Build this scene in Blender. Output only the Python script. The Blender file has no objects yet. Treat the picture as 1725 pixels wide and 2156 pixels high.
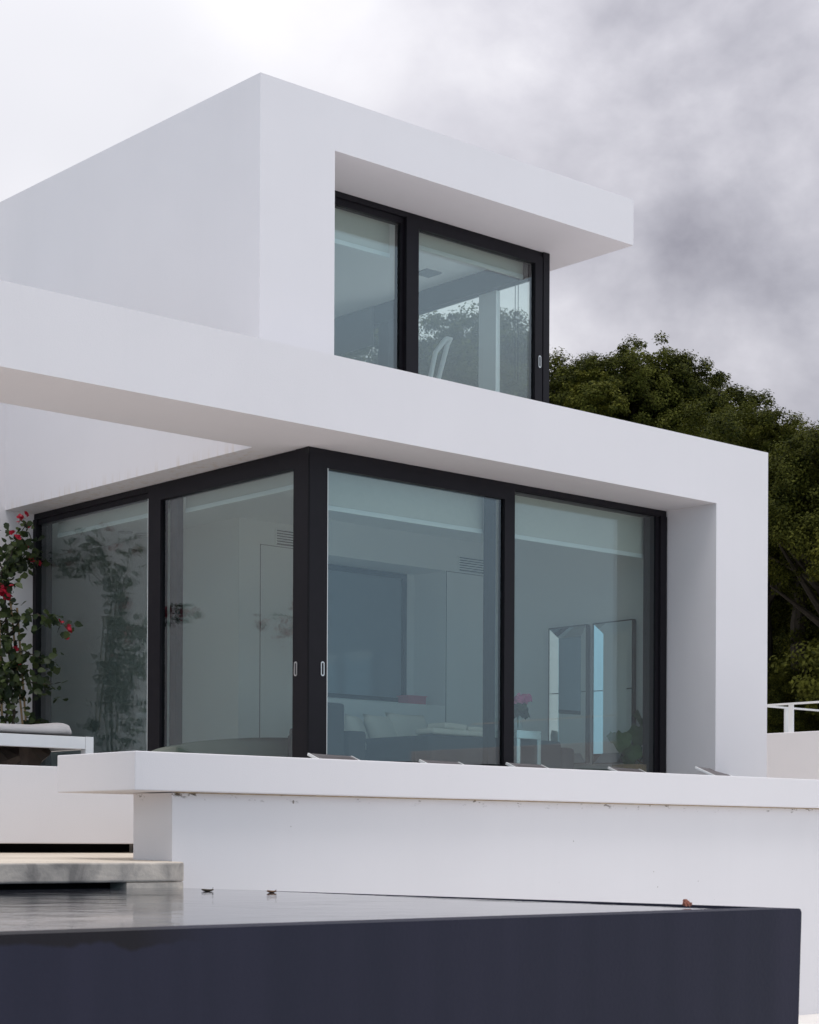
import bpy, bmesh, math, random
import numpy as np
from mathutils import Vector, Matrix

scene = bpy.context.scene
COL = scene.collection
R = math.radians

# ------------------------------------------------------------------ camera
CAM = Vector((-7.988, -10.609, -2.026))
YAW, ROLL, FPX = 0.7256, 0.0044, 3992.5        # heading (from +Y towards +X), tilt, focal length in 1725 px wide frame
FWD = Vector((math.sin(YAW), math.cos(YAW), 0)); RGT = Vector((math.cos(YAW), -math.sin(YAW), 0)); UPV = Vector((0, 0, 1))
R3 = RGT * math.cos(ROLL) + UPV * math.sin(ROLL); U3 = UPV * math.cos(ROLL) - RGT * math.sin(ROLL)
cd = bpy.data.cameras.new('camera'); cam = bpy.data.objects.new('camera', cd); COL.objects.link(cam)
cam.matrix_world = Matrix(((R3.x, U3.x, -FWD.x, CAM.x), (R3.y, U3.y, -FWD.y, CAM.y), (R3.z, U3.z, -FWD.z, CAM.z), (0, 0, 0, 1)))
cd.sensor_fit = 'HORIZONTAL'; cd.sensor_width = 24.0; cd.lens = FPX / 1725 * 24
cd.shift_x = 0.0; cd.shift_y = 698.6 / 1725
cd.clip_start = 0.05; cd.clip_end = 2000
cd.dof.use_dof = True; cd.dof.focus_distance = 13.0; cd.dof.aperture_fstop = 9.0
scene.camera = cam

def ray(u, v):
    return FWD + R3 * ((u - 862.5) / FPX) - U3 * ((v - 1776.6) / FPX)
def atY(u, v, y):
    d = ray(u, v); return CAM + d * ((y - CAM.y) / d.y)
def atX(u, v, x):
    d = ray(u, v); return CAM + d * ((x - CAM.x) / d.x)
def atD(u, v, dist): return CAM + ray(u, v) * dist

# ------------------------------------------------------------------ world
SUN_DIR = Vector((-0.21, -0.24, 0.95)).normalized()     # towards the veiled sun
w = bpy.data.worlds.new('World'); scene.world = w; w.use_nodes = True
nt = w.node_tree; nt.nodes.clear()
def N(t, **k):
    n = nt.nodes.new(t)
    for a, b in k.items(): setattr(n, a, b)
    return n
def L(a, b): nt.links.new(a, b)
def M2(op, a, b=None, c=None, clamp=False):
    n = N('ShaderNodeMath', operation=op, use_clamp=clamp)
    for i, x in enumerate((a, b, c)):
        if x is None: continue
        if isinstance(x, (int, float)): n.inputs[i].default_value = x
        else: L(x, n.inputs[i])
    return n.outputs[0]
def dotv(vec, k):
    n = N('ShaderNodeVectorMath', operation='DOT_PRODUCT'); L(vec, n.inputs[0]); n.inputs[1].default_value = k
    return n.outputs['Value']
def smooth(x, a, b, lo=0.0, hi=1.0):
    n = N('ShaderNodeMapRange', interpolation_type='SMOOTHSTEP'); L(x, n.inputs[0])
    for i, q in enumerate((a, b, lo, hi)): n.inputs[i + 1].default_value = q
    return n.outputs[0]
tc = N('ShaderNodeTexCoord'); gen = tc.outputs['Generated']
mp = N('ShaderNodeMapping'); L(gen, mp.inputs[0]); mp.inputs['Scale'].default_value = (1.0, 1.0, 1.35); mp.inputs['Location'].default_value = (0.37, 0.11, 0.52)
n1 = N('ShaderNodeTexNoise'); L(mp.outputs[0], n1.inputs['Vector'])
n1.inputs['Scale'].default_value = 8.5; n1.inputs['Detail'].default_value = 7; n1.inputs['Roughness'].default_value = 0.53; n1.inputs['Distortion'].default_value = 0.1
n2 = N('ShaderNodeTexNoise'); L(mp.outputs[0], n2.inputs['Vector'])
n2.inputs['Scale'].default_value = 2.6; n2.inputs['Detail'].default_value = 3
side = dotv(gen, tuple(RGT)); front = dotv(gen, tuple(FWD)); elev = dotv(gen, (0, 0, 1))
bank = M2('MULTIPLY', smooth(side, -0.08, 0.13), smooth(side, 0.45, 0.8, 1, 0))
bank = M2('MULTIPLY', bank, smooth(front, 0.2, 0.6))
bank = M2('MULTIPLY', bank, smooth(elev, 0.12, 0.26, 0.35, 1.0))
bank = M2('MULTIPLY', bank, smooth(elev, 0.42, 0.75, 1, 0))
na = M2('MULTIPLY', M2('SUBTRACT', n1.outputs['Fac'], 0.5), M2('MULTIPLY_ADD', bank, 1.75, 0.35))
dark = M2('ADD', M2('MULTIPLY_ADD', bank, 0.60, 0.02), na, clamp=True)
ramp = N('ShaderNodeValToRGB'); L(dark, ramp.inputs[0])
e = ramp.color_ramp.elements
e[0].position = 0.0; e[0].color = (0.95, 0.94, 0.98, 1)
e[1].position = 1.0; e[1].color = (0.33, 0.325, 0.38, 1)
for p_, c_ in ((0.35, (0.70, 0.69, 0.75, 1)), (0.7, (0.49, 0.485, 0.545, 1))):
    x = e.new(p_); x.color = c_
sky = N('ShaderNodeTexSky', sky_type='NISHITA', sun_disc=False)
sky.sun_elevation = math.asin(SUN_DIR.z); sky.sun_rotation = math.atan2(SUN_DIR.x, SUN_DIR.y)
bg1 = N('ShaderNodeBackground'); L(sky.outputs[0], bg1.inputs[0]); bg1.inputs[1].default_value = 0.07
clear = M2('MULTIPLY', smooth(front, -0.5, 0.25, 1, 0), smooth(elev, 0.30, 0.44, 1, 0))      # bluer air low over the sea, behind and right of the camera
clr = N('ShaderNodeMix', data_type='RGBA'); L(clear, clr.inputs[0]); L(ramp.outputs[0], clr.inputs[6]); 
gap_ = N('ShaderNodeMix', data_type='RGBA'); L(smooth(elev, 0.19, 0.25), gap_.inputs[0]); gap_.inputs[6].default_value = (1.05, 1.68, 2.28, 1); gap_.inputs[7].default_value = (1.7, 1.85, 2.0, 1)
refl_fill = M2('MULTIPLY', smooth(elev, 0.20, 0.27), smooth(dotv(gen, (0.66, -0.75, 0.0)), 0.80, 0.92))       # bright patch added to the unseen sky to lift the upper pane reflections
gap2 = N('ShaderNodeMix', data_type='RGBA'); L(refl_fill, gap2.inputs[0]); L(gap_.outputs[2], gap2.inputs[6]); gap2.inputs[7].default_value = (2.2, 2.9, 3.5, 1)
L(gap2.outputs[2], clr.inputs[7])
bg2 = N('ShaderNodeBackground'); L(clr.outputs[2], bg2.inputs[0]); L(M2('MULTIPLY', M2('MULTIPLY_ADD', M2('MAXIMUM', elev, 0.0), 1.0, 0.74), smooth(front, -0.35, 0.25, 0.52, 1.0)), bg2.inputs[1])
cover = M2('MULTIPLY', smooth(n2.outputs['Fac'], 0.62, 0.45, 0.80, 0.96), 1.0, clamp=True)
mx = N('ShaderNodeMixShader'); L(cover, mx.inputs[0]); L(bg1.outputs[0], mx.inputs[1]); L(bg2.outputs[0], mx.inputs[2])
wo = N('ShaderNodeOutputWorld'); L(mx.outputs[0], wo.inputs[0])

sl = bpy.data.lights.new('sun', 'SUN'); sl.energy = 1.55; sl.angle = R(30); sl.color = (1.0, 0.96, 0.95)
so = bpy.data.objects.new('sun', sl); COL.objects.link(so); so.rotation_euler = SUN_DIR.to_track_quat('Z', 'Y').to_euler()
vs = scene.view_settings; scene.display_settings.display_device = 'sRGB'
vs.view_transform = 'Standard'; vs.look = 'None'; vs.gamma = 1; vs.use_curve_mapping = False; vs.exposure = 0.0
cy = scene.cycles; scene.render.engine = 'CYCLES'
cy.max_bounces = 12; cy.diffuse_bounces = 6; cy.glossy_bounces = 6; cy.transmission_bounces = 8; cy.transparent_max_bounces = 24
cy.caustics_reflective = False; cy.caustics_refractive = False
cy.use_denoising = True; cy.denoising_input_passes = 'RGB_ALBEDO_NORMAL'
try: cy.denoiser = 'OPENIMAGEDENOISE'
except Exception: pass

# ------------------------------------------------------------------ materials
def mat(name, base=(0.5, 0.5, 0.5), rough=0.6, metal=0.0, spec=0.5, var=0.0, vscale=4.0, bump=0.0, bscale=60.0, tint=None, trans=0.0, ior=1.45):
    m = bpy.data.materials.new(name); m.use_nodes = True
    t = m.node_tree; b = t.nodes['Principled BSDF']
    b.inputs['Base Color'].default_value = (*base, 1); b.inputs['Roughness'].default_value = rough
    b.inputs['Metallic'].default_value = metal; b.inputs['Specular IOR Level'].default_value = spec
    b.inputs['Transmission Weight'].default_value = trans; b.inputs['IOR'].default_value = ior
    co = t.nodes.new('ShaderNodeTexCoord')
    if var > 0 or tint:
        nz = t.nodes.new('ShaderNodeTexNoise'); nz.inputs['Scale'].default_value = vscale; nz.inputs['Detail'].default_value = 5
        t.links.new(co.outputs['Object'], nz.inputs['Vector'])
        mr = t.nodes.new('ShaderNodeMapRange'); t.links.new(nz.outputs['Fac'], mr.inputs[0])
        mr.inputs[1].default_value = 0.3; mr.inputs[2].default_value = 0.7
        mc = t.nodes.new('ShaderNodeMix'); mc.data_type = 'RGBA'; t.links.new(mr.outputs[0], mc.inputs[0])
        lo = tint if tint else tuple(c * (1 - var) for c in base)
        mc.inputs[6].default_value = (*lo, 1); mc.inputs[7].default_value = (*base, 1)
        t.links.new(mc.outputs[2], b.inputs['Base Color'])
    if bump > 0:
        nb = t.nodes.new('ShaderNodeTexNoise'); nb.inputs['Scale'].default_value = bscale; nb.inputs['Detail'].default_value = 4
        t.links.new(co.outputs['Object'], nb.inputs['Vector'])
        bp = t.nodes.new('ShaderNodeBump'); bp.inputs['Strength'].default_value = bump; bp.inputs['Distance'].default_value = 0.01
        t.links.new(nb.outputs['Fac'], bp.inputs['Height']); t.links.new(bp.outputs[0], b.inputs['Normal'])
    return m

def node(t, typ, **k):
    n = t.nodes.new(typ)
    for a, v in k.items(): setattr(n, a, v)
    return n

def plaster(name, base, rust_line=None, dirt=None):
    """exterior render: faint trowel blotches, rain streaks, a few marks of dirt"""
    m = bpy.data.materials.new(name); m.use_nodes = True; t = m.node_tree; b = t.nodes['Principled BSDF']
    b.inputs['Roughness'].default_value = 0.85; b.inputs['Specular IOR Level'].default_value = 0.25
    g = node(t, 'ShaderNodeNewGeometry')
    def noise(scale, vec=(1, 1, 1), detail=4, rough=0.5):
        mpn = node(t, 'ShaderNodeMapping'); mpn.inputs['Scale'].default_value = vec; t.links.new(g.outputs['Position'], mpn.inputs[0])
        nz = node(t, 'ShaderNodeTexNoise'); nz.inputs['Scale'].default_value = scale; nz.inputs['Detail'].default_value = detail; nz.inputs['Roughness'].default_value = rough
        t.links.new(mpn.outputs[0], nz.inputs['Vector']); return nz.outputs['Fac']
    def mr(x, a, b_, lo, hi):
        n = node(t, 'ShaderNodeMapRange', clamp=True); t.links.new(x, n.inputs[0])
        for i, q in enumerate((a, b_, lo, hi)): n.inputs[i + 1].default_value = q
        return n.outputs[0]
    def mul(a, c):
        n = node(t, 'ShaderNodeMath', operation='MULTIPLY'); t.links.new(a, n.inputs[0])
        if isinstance(c, float): n.inputs[1].default_value = c
        else: t.links.new(c, n.inputs[1])
        return n.outputs[0]
    def mix(fac, a, c):
        n = node(t, 'ShaderNodeMix', data_type='RGBA'); t.links.new(fac, n.inputs[0])
        if isinstance(a, tuple): n.inputs[6].default_value = (*a, 1)
        else: t.links.new(a, n.inputs[6])
        n.inputs[7].default_value = (*c, 1); return n.outputs[2]
    col = mix(mr(noise(0.8, detail=6), 0.35, 0.65, 0, 1), tuple(c * 0.97 for c in base), base)
    col = mix(mul(mr(noise(9, (1, 1, 0.05), 5, 0.6), 0.52, 0.75, 0, 1), 0.10), col, tuple(c * 0.90 for c in base))
    col = mix(mul(mr(noise(55, detail=2), 0.72, 0.80, 0, 1), 0.35), col, tuple(c * 0.8 for c in base))
    if rust_line is not None or dirt is not None:
        sx = node(t, 'ShaderNodeSeparateXYZ'); t.links.new(g.outputs['Position'], sx.inputs[0])
    if rust_line is not None:     # yellow drip marks just above a slab's lower edge
        band = mr(sx.outputs['Z'], rust_line, rust_line + 0.09, 1, 0)
        strk = mr(noise(16, (1, 1, 0.02), 3, 0.7), 0.50, 0.72, 0, 1)
        yb = mr(sx.outputs['Y'], 0.1, 0.25, 0, 1)
        lowb = mr(sx.outputs['Z'], rust_line - 0.01, rust_line, 0, 1)
        col = mix(mul(mul(mul(mul(band, strk), yb), lowb), 0.42), col, (0.50, 0.38, 0.24))
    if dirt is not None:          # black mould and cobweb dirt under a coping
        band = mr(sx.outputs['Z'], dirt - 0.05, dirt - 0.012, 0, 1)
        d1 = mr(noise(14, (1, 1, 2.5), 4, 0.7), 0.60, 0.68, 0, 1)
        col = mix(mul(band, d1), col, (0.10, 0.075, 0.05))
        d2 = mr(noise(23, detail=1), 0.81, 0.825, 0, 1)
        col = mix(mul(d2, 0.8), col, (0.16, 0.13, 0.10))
    t.links.new(col, b.inputs['Base Color'])
    nb = noise(140, detail=4, rough=0.6); bp = node(t, 'ShaderNodeBump'); bp.inputs['Strength'].default_value = 0.25; bp.inputs['Distance'].default_value = 0.004
    t.links.new(nb, bp.inputs['Height']); 
    n2_ = noise(1.7, detail=3); b2 = node(t, 'ShaderNodeBump'); b2.inputs['Strength'].default_value = 0.18; b2.inputs['Distance'].default_value = 0.02
    t.links.new(n2_, b2.inputs['Height']); t.links.new(bp.outputs[0], b2.inputs['Normal']); t.links.new(b2.outputs[0], b.inputs['Normal'])
    return m

def glass(name, tint=(0.845, 0.895, 0.88), r0=0.085, rough=0.0):
    """window glass: tinted clear sheet with angle dependent mirror reflection"""
    m = bpy.data.materials.new(name); m.use_nodes = True; t = m.node_tree; t.nodes.clear()
    g = node(t, 'ShaderNodeNewGeometry')
    d = node(t, 'ShaderNodeVectorMath', operation='DOT_PRODUCT'); t.links.new(g.outputs['Incoming'], d.inputs[0]); t.links.new(g.outputs['Normal'], d.inputs[1])
    def ma(op, a, c=None):
        n = node(t, 'ShaderNodeMath', operation=op)
        for i, x in enumerate((a, c)):
            if x is None: continue
            if isinstance(x, float): n.inputs[i].default_value = x
            else: t.links.new(x, n.inputs[i])
        return n.outputs[0]
    k = ma('POWER', ma('SUBTRACT', 1.0, ma('ABSOLUTE', d.outputs['Value'])), 5.0)
    f = ma('ADD', ma('MULTIPLY', k, 1.0 - r0), r0)
    tr = node(t, 'ShaderNodeBsdfTransparent'); tr.inputs[0].default_value = (*tint, 1)
    gl = node(t, 'ShaderNodeBsdfGlossy'); gl.inputs['Roughness'].default_value = rough; gl.inputs[0].default_value = (0.95, 0.98, 1, 1)
    mxs = node(t, 'ShaderNodeMixShader'); t.links.new(f, mxs.inputs[0]); t.links.new(tr.outputs[0], mxs.inputs[1]); t.links.new(gl.outputs[0], mxs.inputs[2])
    o = node(t, 'ShaderNodeOutputMaterial'); t.links.new(mxs.outputs[0], o.inputs[0])
    return m

WHITE = (0.735, 0.715, 0.735)
M = {}
M['plaster'] = plaster('white_plaster', WHITE, rust_line=0.75)
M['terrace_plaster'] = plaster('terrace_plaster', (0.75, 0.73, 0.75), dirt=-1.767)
M['inner'] = mat('inner_wall_paint', (0.78, 0.78, 0.77), 0.7, var=0.03, vscale=1.5)
M['ceiling'] = mat('ceiling_paint', (0.84, 0.84, 0.83), 0.8, var=0.02)
M['floor'] = mat('pale_floor_tile', (0.74, 0.72, 0.68), 0.35, var=0.08, vscale=2.5)
M['paving'] = mat('cream_paving', (0.76, 0.715, 0.655), 0.7, var=0.08, vscale=5, bump=0.2)
M['frame'] = mat('dark_aluminium', (0.011, 0.0095, 0.013), 0.5, spec=0.22, var=0.15, vscale=14)
M['gasket'] = mat('black_rubber', (0.006, 0.006, 0.007), 0.7)
M['steel'] = mat('brushed_steel', (0.62, 0.61, 0.60), 0.35, metal=0.9, var=0.05, vscale=30)
M['blind'] = mat('blind_fabric', (0.62, 0.61, 0.56), 0.9, var=0.05, vscale=30)
M['rail'] = mat('blind_rail', (0.80, 0.83, 0.83), 0.5, var=0.03)
M['glass'] = glass('window_glass')
M['clear_window'] = glass('clear_window_glass', (0.92, 0.95, 0.945), 0.06)
M['clear'] = glass('clear_glass', (0.95, 0.97, 0.97), 0.06)
M['darkpane'] = mat('dark_glazing', (0.20, 0.235, 0.27), 0.08, spec=0.8, var=0.15, vscale=0.8)
M['mirror'] = mat('mirror_glass', (0.80, 0.84, 0.84), 0.02, metal=1.0, var=0.02, vscale=3)
M['mirror_edge'] = mat('mirror_backing', (0.03, 0.028, 0.027), 0.5, var=0.1)
M['navy'] = None
M['rail_white'] = mat('white_painted_metal', (0.80, 0.80, 0.80), 0.4, var=0.03, vscale=12)
M['void'] = mat('gap_shade_black', (0.004, 0.004, 0.005), 0.9, var=0.2)  # black colour standing for the deep shade inside the gaps

def concrete_mat():
    m = bpy.data.materials.new('raw_concrete'); m.use_nodes = True; t = m.node_tree; b = t.nodes['Principled BSDF']
    g = node(t, 'ShaderNodeNewGeometry')
    def nz(sc, det, dist=0.0):
        n = node(t, 'ShaderNodeTexNoise'); n.inputs['Scale'].default_value = sc; n.inputs['Detail'].default_value = det; n.inputs['Distortion'].default_value = dist
        t.links.new(g.outputs['Position'], n.inputs['Vector']); return n.outputs['Fac']
    r = node(t, 'ShaderNodeValToRGB'); t.links.new(nz(7, 8, 0.6), r.inputs[0])
    e = r.color_ramp.elements; e[0].position = 0.32; e[0].color = (0.24, 0.22, 0.205, 1); e[1].position = 0.68; e[1].color = (0.64, 0.57, 0.50, 1)
    x = e.new(0.5); x.color = (0.46, 0.415, 0.375, 1)
    # upward faces blend to a paler cream
    sx = node(t, 'ShaderNodeSeparateXYZ'); t.links.new(g.outputs['Normal'], sx.inputs[0])
    mc = node(t, 'ShaderNodeMix', data_type='RGBA'); 
    mr = node(t, 'ShaderNodeMapRange'); t.links.new(sx.outputs['Z'], mr.inputs[0]); mr.inputs[1].default_value = 0.5; mr.inputs[2].default_value = 0.95
    t.links.new(mr.outputs[0], mc.inputs[0]); t.links.new(r.outputs[0], mc.inputs[6])
    r2 = node(t, 'ShaderNodeValToRGB'); t.links.new(nz(3, 6), r2.inputs[0])
    e = r2.color_ramp.elements; e[0].position = 0.3; e[0].color = (0.55, 0.48, 0.40, 1); e[1].position = 0.7; e[1].color = (0.68, 0.61, 0.51, 1)
    t.links.new(r2.outputs[0], mc.inputs[7]); t.links.new(mc.outputs[2], b.inputs['Base Color'])
    b.inputs['Roughness'].default_value = 0.8
    bp = node(t, 'ShaderNodeBump'); bp.inputs['Strength'].default_value = 0.4; bp.inputs['Distance'].default_value = 0.006
    t.links.new(nz(45, 6), bp.inputs['Height']); t.links.new(bp.outputs[0], b.inputs['Normal'])
    return m
M['concrete'] = concrete_mat()

def navy_mat():
    m = bpy.data.materials.new('navy_pool_plaster'); m.use_nodes = True; t = m.node_tree; b = t.nodes['Principled BSDF']
    g = node(t, 'ShaderNodeNewGeometry')
    def nz(sc, det, vec=(1, 1, 1)):
        mpn = node(t, 'ShaderNodeMapping'); mpn.inputs['Scale'].default_value = vec; t.links.new(g.outputs['Position'], mpn.inputs[0])
        n = node(t, 'ShaderNodeTexNoise'); n.inputs['Scale'].default_value = sc; n.inputs['Detail'].default_value = det
        t.links.new(mpn.outputs[0], n.inputs['Vector']); return n.outputs['Fac']
    def mr(x, a, b_, lo, hi):
        n = node(t, 'ShaderNodeMapRange', clamp=True); t.links.new(x, n.inputs[0])
        for i, q in enumerate((a, b_, lo, hi)): n.inputs[i + 1].default_value = q
        return n.outputs[0]
    def mul(a, c):
        n = node(t, 'ShaderNodeMath', operation='MULTIPLY'); t.links.new(a, n.inputs[0]); t.links.new(c, n.inputs[1]); return n.outputs[0]
    mc = node(t, 'ShaderNodeMix', data_type='RGBA'); t.links.new(mr(nz(6, 5, (1, 1, 0.06)), 0.35, 0.68, 0, 1), mc.inputs[0])
    mc.inputs[6].default_value = (0.0115, 0.0130, 0.0275, 1); mc.inputs[7].default_value = (0.0165, 0.0170, 0.0345, 1)
    # water stain spilled over the edge at the far left, with a ragged lower rim
    sx = node(t, 'ShaderNodeSeparateXYZ'); t.links.new(g.outputs['Position'], sx.inputs[0])
    ad = node(t, 'ShaderNodeMath', operation='MULTIPLY_ADD'); t.links.new(nz(5, 4, (1, 1, 0.4)), ad.inputs[0]); ad.inputs[1].default_value = 0.13; t.links.new(sx.outputs['Z'], ad.inputs[2])
    wet = mul(mr(ad.outputs[0], -2.218, -2.208, 0, 1), mr(sx.outputs['X'], -5.35, -5.12, 1, 0))
    m2 = node(t, 'ShaderNodeMix', data_type='RGBA'); t.links.new(wet, m2.inputs[0]); t.links.new(mc.outputs[2], m2.inputs[6]); m2.inputs[7].default_value = (0.008, 0.007, 0.011, 1)
    t.links.new(m2.outputs[2], b.inputs['Base Color'])
    b.inputs['Roughness'].default_value = 0.6; b.inputs['Specular IOR Level'].default_value = 0.22
    bp = node(t, 'ShaderNodeBump'); bp.inputs['Strength'].default_value = 0.25; bp.inputs['Distance'].default_value = 0.004
    t.links.new(nz(60, 4), bp.inputs['Height']); t.links.new(bp.outputs[0], b.inputs['Normal'])
    return m
M['navy'] = navy_mat()

def water_mat():
    m = bpy.data.materials.new('pool_water'); m.use_nodes = True; t = m.node_tree; b = t.nodes['Principled BSDF']
    b.inputs['Base Color'].default_value = (0.035, 0.038, 0.05, 1); b.inputs['Roughness'].default_value = 0.015; b.inputs['IOR'].default_value = 1.33
    b.inputs['Specular IOR Level'].default_value = 0.5
    g = node(t, 'ShaderNodeNewGeometry')
    n = node(t, 'ShaderNodeTexNoise'); n.inputs['Scale'].default_value = 5; n.inputs['Detail'].default_value = 5; n.inputs['Roughness'].default_value = 0.6
    t.links.new(g.outputs['Position'], n.inputs['Vector'])
    n2 = node(t, 'ShaderNodeTexNoise'); n2.inputs['Scale'].default_value = 0.9; n2.inputs['Detail'].default_value = 3
    t.links.new(g.outputs['Position'], n2.inputs['Vector'])
    mr = node(t, 'ShaderNodeMapRange'); t.links.new(n2.outputs['Fac'], mr.inputs[0]); mr.inputs[1].default_value = 0.4; mr.inputs[2].default_value = 0.65
    mr.inputs[3].default_value = 0.05; mr.inputs[4].default_value = 0.40
    bp = node(t, 'ShaderNodeBump'); bp.inputs['Distance'].default_value = 0.02
    t.links.new(mr.outputs[0], bp.inputs['Strength']); t.links.new(n.outputs['Fac'], bp.inputs['Height']); t.links.new(bp.outputs[0], b.inputs['Normal'])
    return m
M['water'] = water_mat()

def leaf_mat(name, c1, c2, spec=0.3, rough=0.5, back=0.25):
    m = bpy.data.materials.new(name); m.use_nodes = True; t = m.node_tree; b = t.nodes['Principled BSDF']
    at = node(t, 'ShaderNodeAttribute', attribute_name='tone')
    mc = node(t, 'ShaderNodeMix', data_type='RGBA'); t.links.new(at.outputs['Fac'], mc.inputs[0])
    mc.inputs[6].default_value = (*c1, 1); mc.inputs[7].default_value = (*c2, 1)
    t.links.new(mc.outputs[2], b.inputs['Base Color'])
    b.inputs['Roughness'].default_value = rough; b.inputs['Specular IOR Level'].default_value = spec
    tl = node(t, 'ShaderNodeBsdfTranslucent'); t.links.new(mc.outputs[2], tl.inputs[0])
    mxs = node(t, 'ShaderNodeMixShader'); mxs.inputs[0].default_value = back
    o = t.nodes['Material Output']; t.links.new(b.outputs[0], mxs.inputs[1]); t.links.new(tl.outputs[0], mxs.inputs[2]); t.links.new(mxs.outputs[0], o.inputs[0])
    return m
M['oak_leaf'] = leaf_mat('oak_leaf', (0.012, 0.018, 0.003), (0.115, 0.120, 0.020), spec=0.08, rough=0.7)
M['oak_leaf_light'] = leaf_mat('oak_leaf_light', (0.030, 0.039, 0.006), (0.175, 0.170, 0.028), spec=0.08, rough=0.7)
M['vine_leaf'] = leaf_mat('vine_leaf', (0.012, 0.024, 0.008), (0.060, 0.085, 0.022))
M['bract'] = leaf_mat('red_bract', (0.26, 0.006, 0.020), (0.50, 0.016, 0.045))
M['peony'] = leaf_mat('pink_petal', (0.62, 0.13, 0.34), (0.88, 0.33, 0.55))
M['house_leaf'] = leaf_mat('house_plant_leaf', (0.05, 0.13, 0.03), (0.13, 0.27, 0.06))
M['bark'] = mat('bark', (0.045, 0.036, 0.026), 0.9, var=0.4, vscale=12, bump=0.5, bscale=30)
M['cane'] = mat('bamboo_cane', (0.35, 0.24, 0.12), 0.6, var=0.2, vscale=20)
M['pot'] = mat('white_pot', (0.72, 0.71, 0.69), 0.5, var=0.04)
M['soil'] = mat('hill_soil', (0.022, 0.021, 0.012), 0.95, var=0.5, vscale=1.5, bump=0.6, bscale=8)

# ------------------------------------------------------------------ helpers
def tag(o, label=None, cat=None, group=None, kind=None):
    if label: o['label'] = label
    if cat: o['category'] = cat
    if group: o['group'] = group
    if kind: o['kind'] = kind
    return o
def empty(name, loc=(0, 0, 0), rz=0.0, label=None, cat=None, group=None):
    o = bpy.data.objects.new(name, None); COL.objects.link(o); o.location = loc; o.rotation_euler = (0, 0, rz); o.empty_display_size = 0.2
    return tag(o, label, cat, group)
def obj(name, bm, m, parent=None, smooth=False):
    me = bpy.data.meshes.new(name); bmesh.ops.recalc_face_normals(bm, faces=bm.faces[:]); bm.to_mesh(me); bm.free()
    if isinstance(m, (list, tuple)):
        for q in m: me.materials.append(q)
    else: me.materials.append(m)
    if smooth:
        for p in me.polygons: p.use_smooth = True
    o = bpy.data.objects.new(name, me); COL.objects.link(o)
    if parent: o.parent = parent
    return o
def bx(bm, x0, x1, y0, y1, z0, z1, bev=0.0, rot=None, piv=None):
    vs_ = [bm.verts.new(p) for p in ((x0, y0, z0), (x1, y0, z0), (x1, y1, z0), (x0, y1, z0), (x0, y0, z1), (x1, y0, z1), (x1, y1, z1), (x0, y1, z1))]
    fs = [bm.faces.new([vs_[i] for i in f]) for f in ((0, 3, 2, 1), (4, 5, 6, 7), (0, 1, 5, 4), (1, 2, 6, 5), (2, 3, 7, 6), (3, 0, 4, 7))]
    allv = vs_
    if bev > 0:
        es = list({e for f in fs for e in f.edges})
        r = bmesh.ops.bevel(bm, geom=es, offset=bev, segments=3, profile=0.6, affect='EDGES', clamp_overlap=True)
        allv = list({v for v in r['verts']} | {v for v in vs_ if v.is_valid})
    if rot is not None:
        bmesh.ops.rotate(bm, verts=allv, cent=piv or Vector(((x0 + x1) / 2, (y0 + y1) / 2, (z0 + z1) / 2)), matrix=rot)
    return allv
def box(name, m, parent, *a, **k):
    bm = bmesh.new(); bx(bm, *a, **k); return obj(name, bm, m, parent)
def tube(bm, pts, radii, seg=8, cap=True):
    pts = [Vector(p) for p in pts]
    if isinstance(radii, (int, float)): radii = [radii] * len(pts)
    rings = []; prev = None
    for i, p in enumerate(pts):
        d = (pts[min(i + 1, len(pts) - 1)] - pts[max(i - 1, 0)]).normalized()
        a = d.cross(Vector((0, 0, 1))) if prev is None else prev - d * prev.dot(d)
        if a.length < 1e-4: a = d.cross(Vector((1, 0, 0)))
        a.normalize(); prev = a; b = d.cross(a)
        rings.append([bm.verts.new(p + (a * math.cos(t) + b * math.sin(t)) * radii[i]) for t in (2 * math.pi * j / seg for j in range(seg))])
    for q, r in zip(rings, rings[1:]):
        for j in range(seg): bm.faces.new((q[j], q[(j + 1) % seg], r[(j + 1) % seg], r[j]))
    if cap:
        bm.faces.new(rings[0][::-1]); bm.faces.new(rings[-1])
def lathe(bm, prof, c=(0, 0, 0), seg=24):
    c = Vector(c); rings = []
    for r, z in prof:
        rings.append([bm.verts.new(c + Vector((r * math.cos(t), r * math.sin(t), z))) for t in (2 * math.pi * j / seg for j in range(seg))])
    for q, r in zip(rings, rings[1:]):
        for j in range(seg): bm.faces.new((q[j], q[(j + 1) % seg], r[(j + 1) % seg], r[j]))
    return rings
def prism(bm, poly, axis, a0, a1):
    """extrude a 2-D outline along 'x' or 'y'"""
    f = (lambda p, t: (t, p[0], p[1])) if axis == 'x' else (lambda p, t: (p[0], t, p[1]))
    A = [bm.verts.new(f(p, a0)) for p in poly]; B = [bm.verts.new(f(p, a1)) for p in poly]
    n = len(poly); bm.faces.new(A); bm.faces.new(B[::-1])
    for i in range(n): bm.faces.new((A[i], B[i], B[(i + 1) % n], A[(i + 1) % n]))

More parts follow.
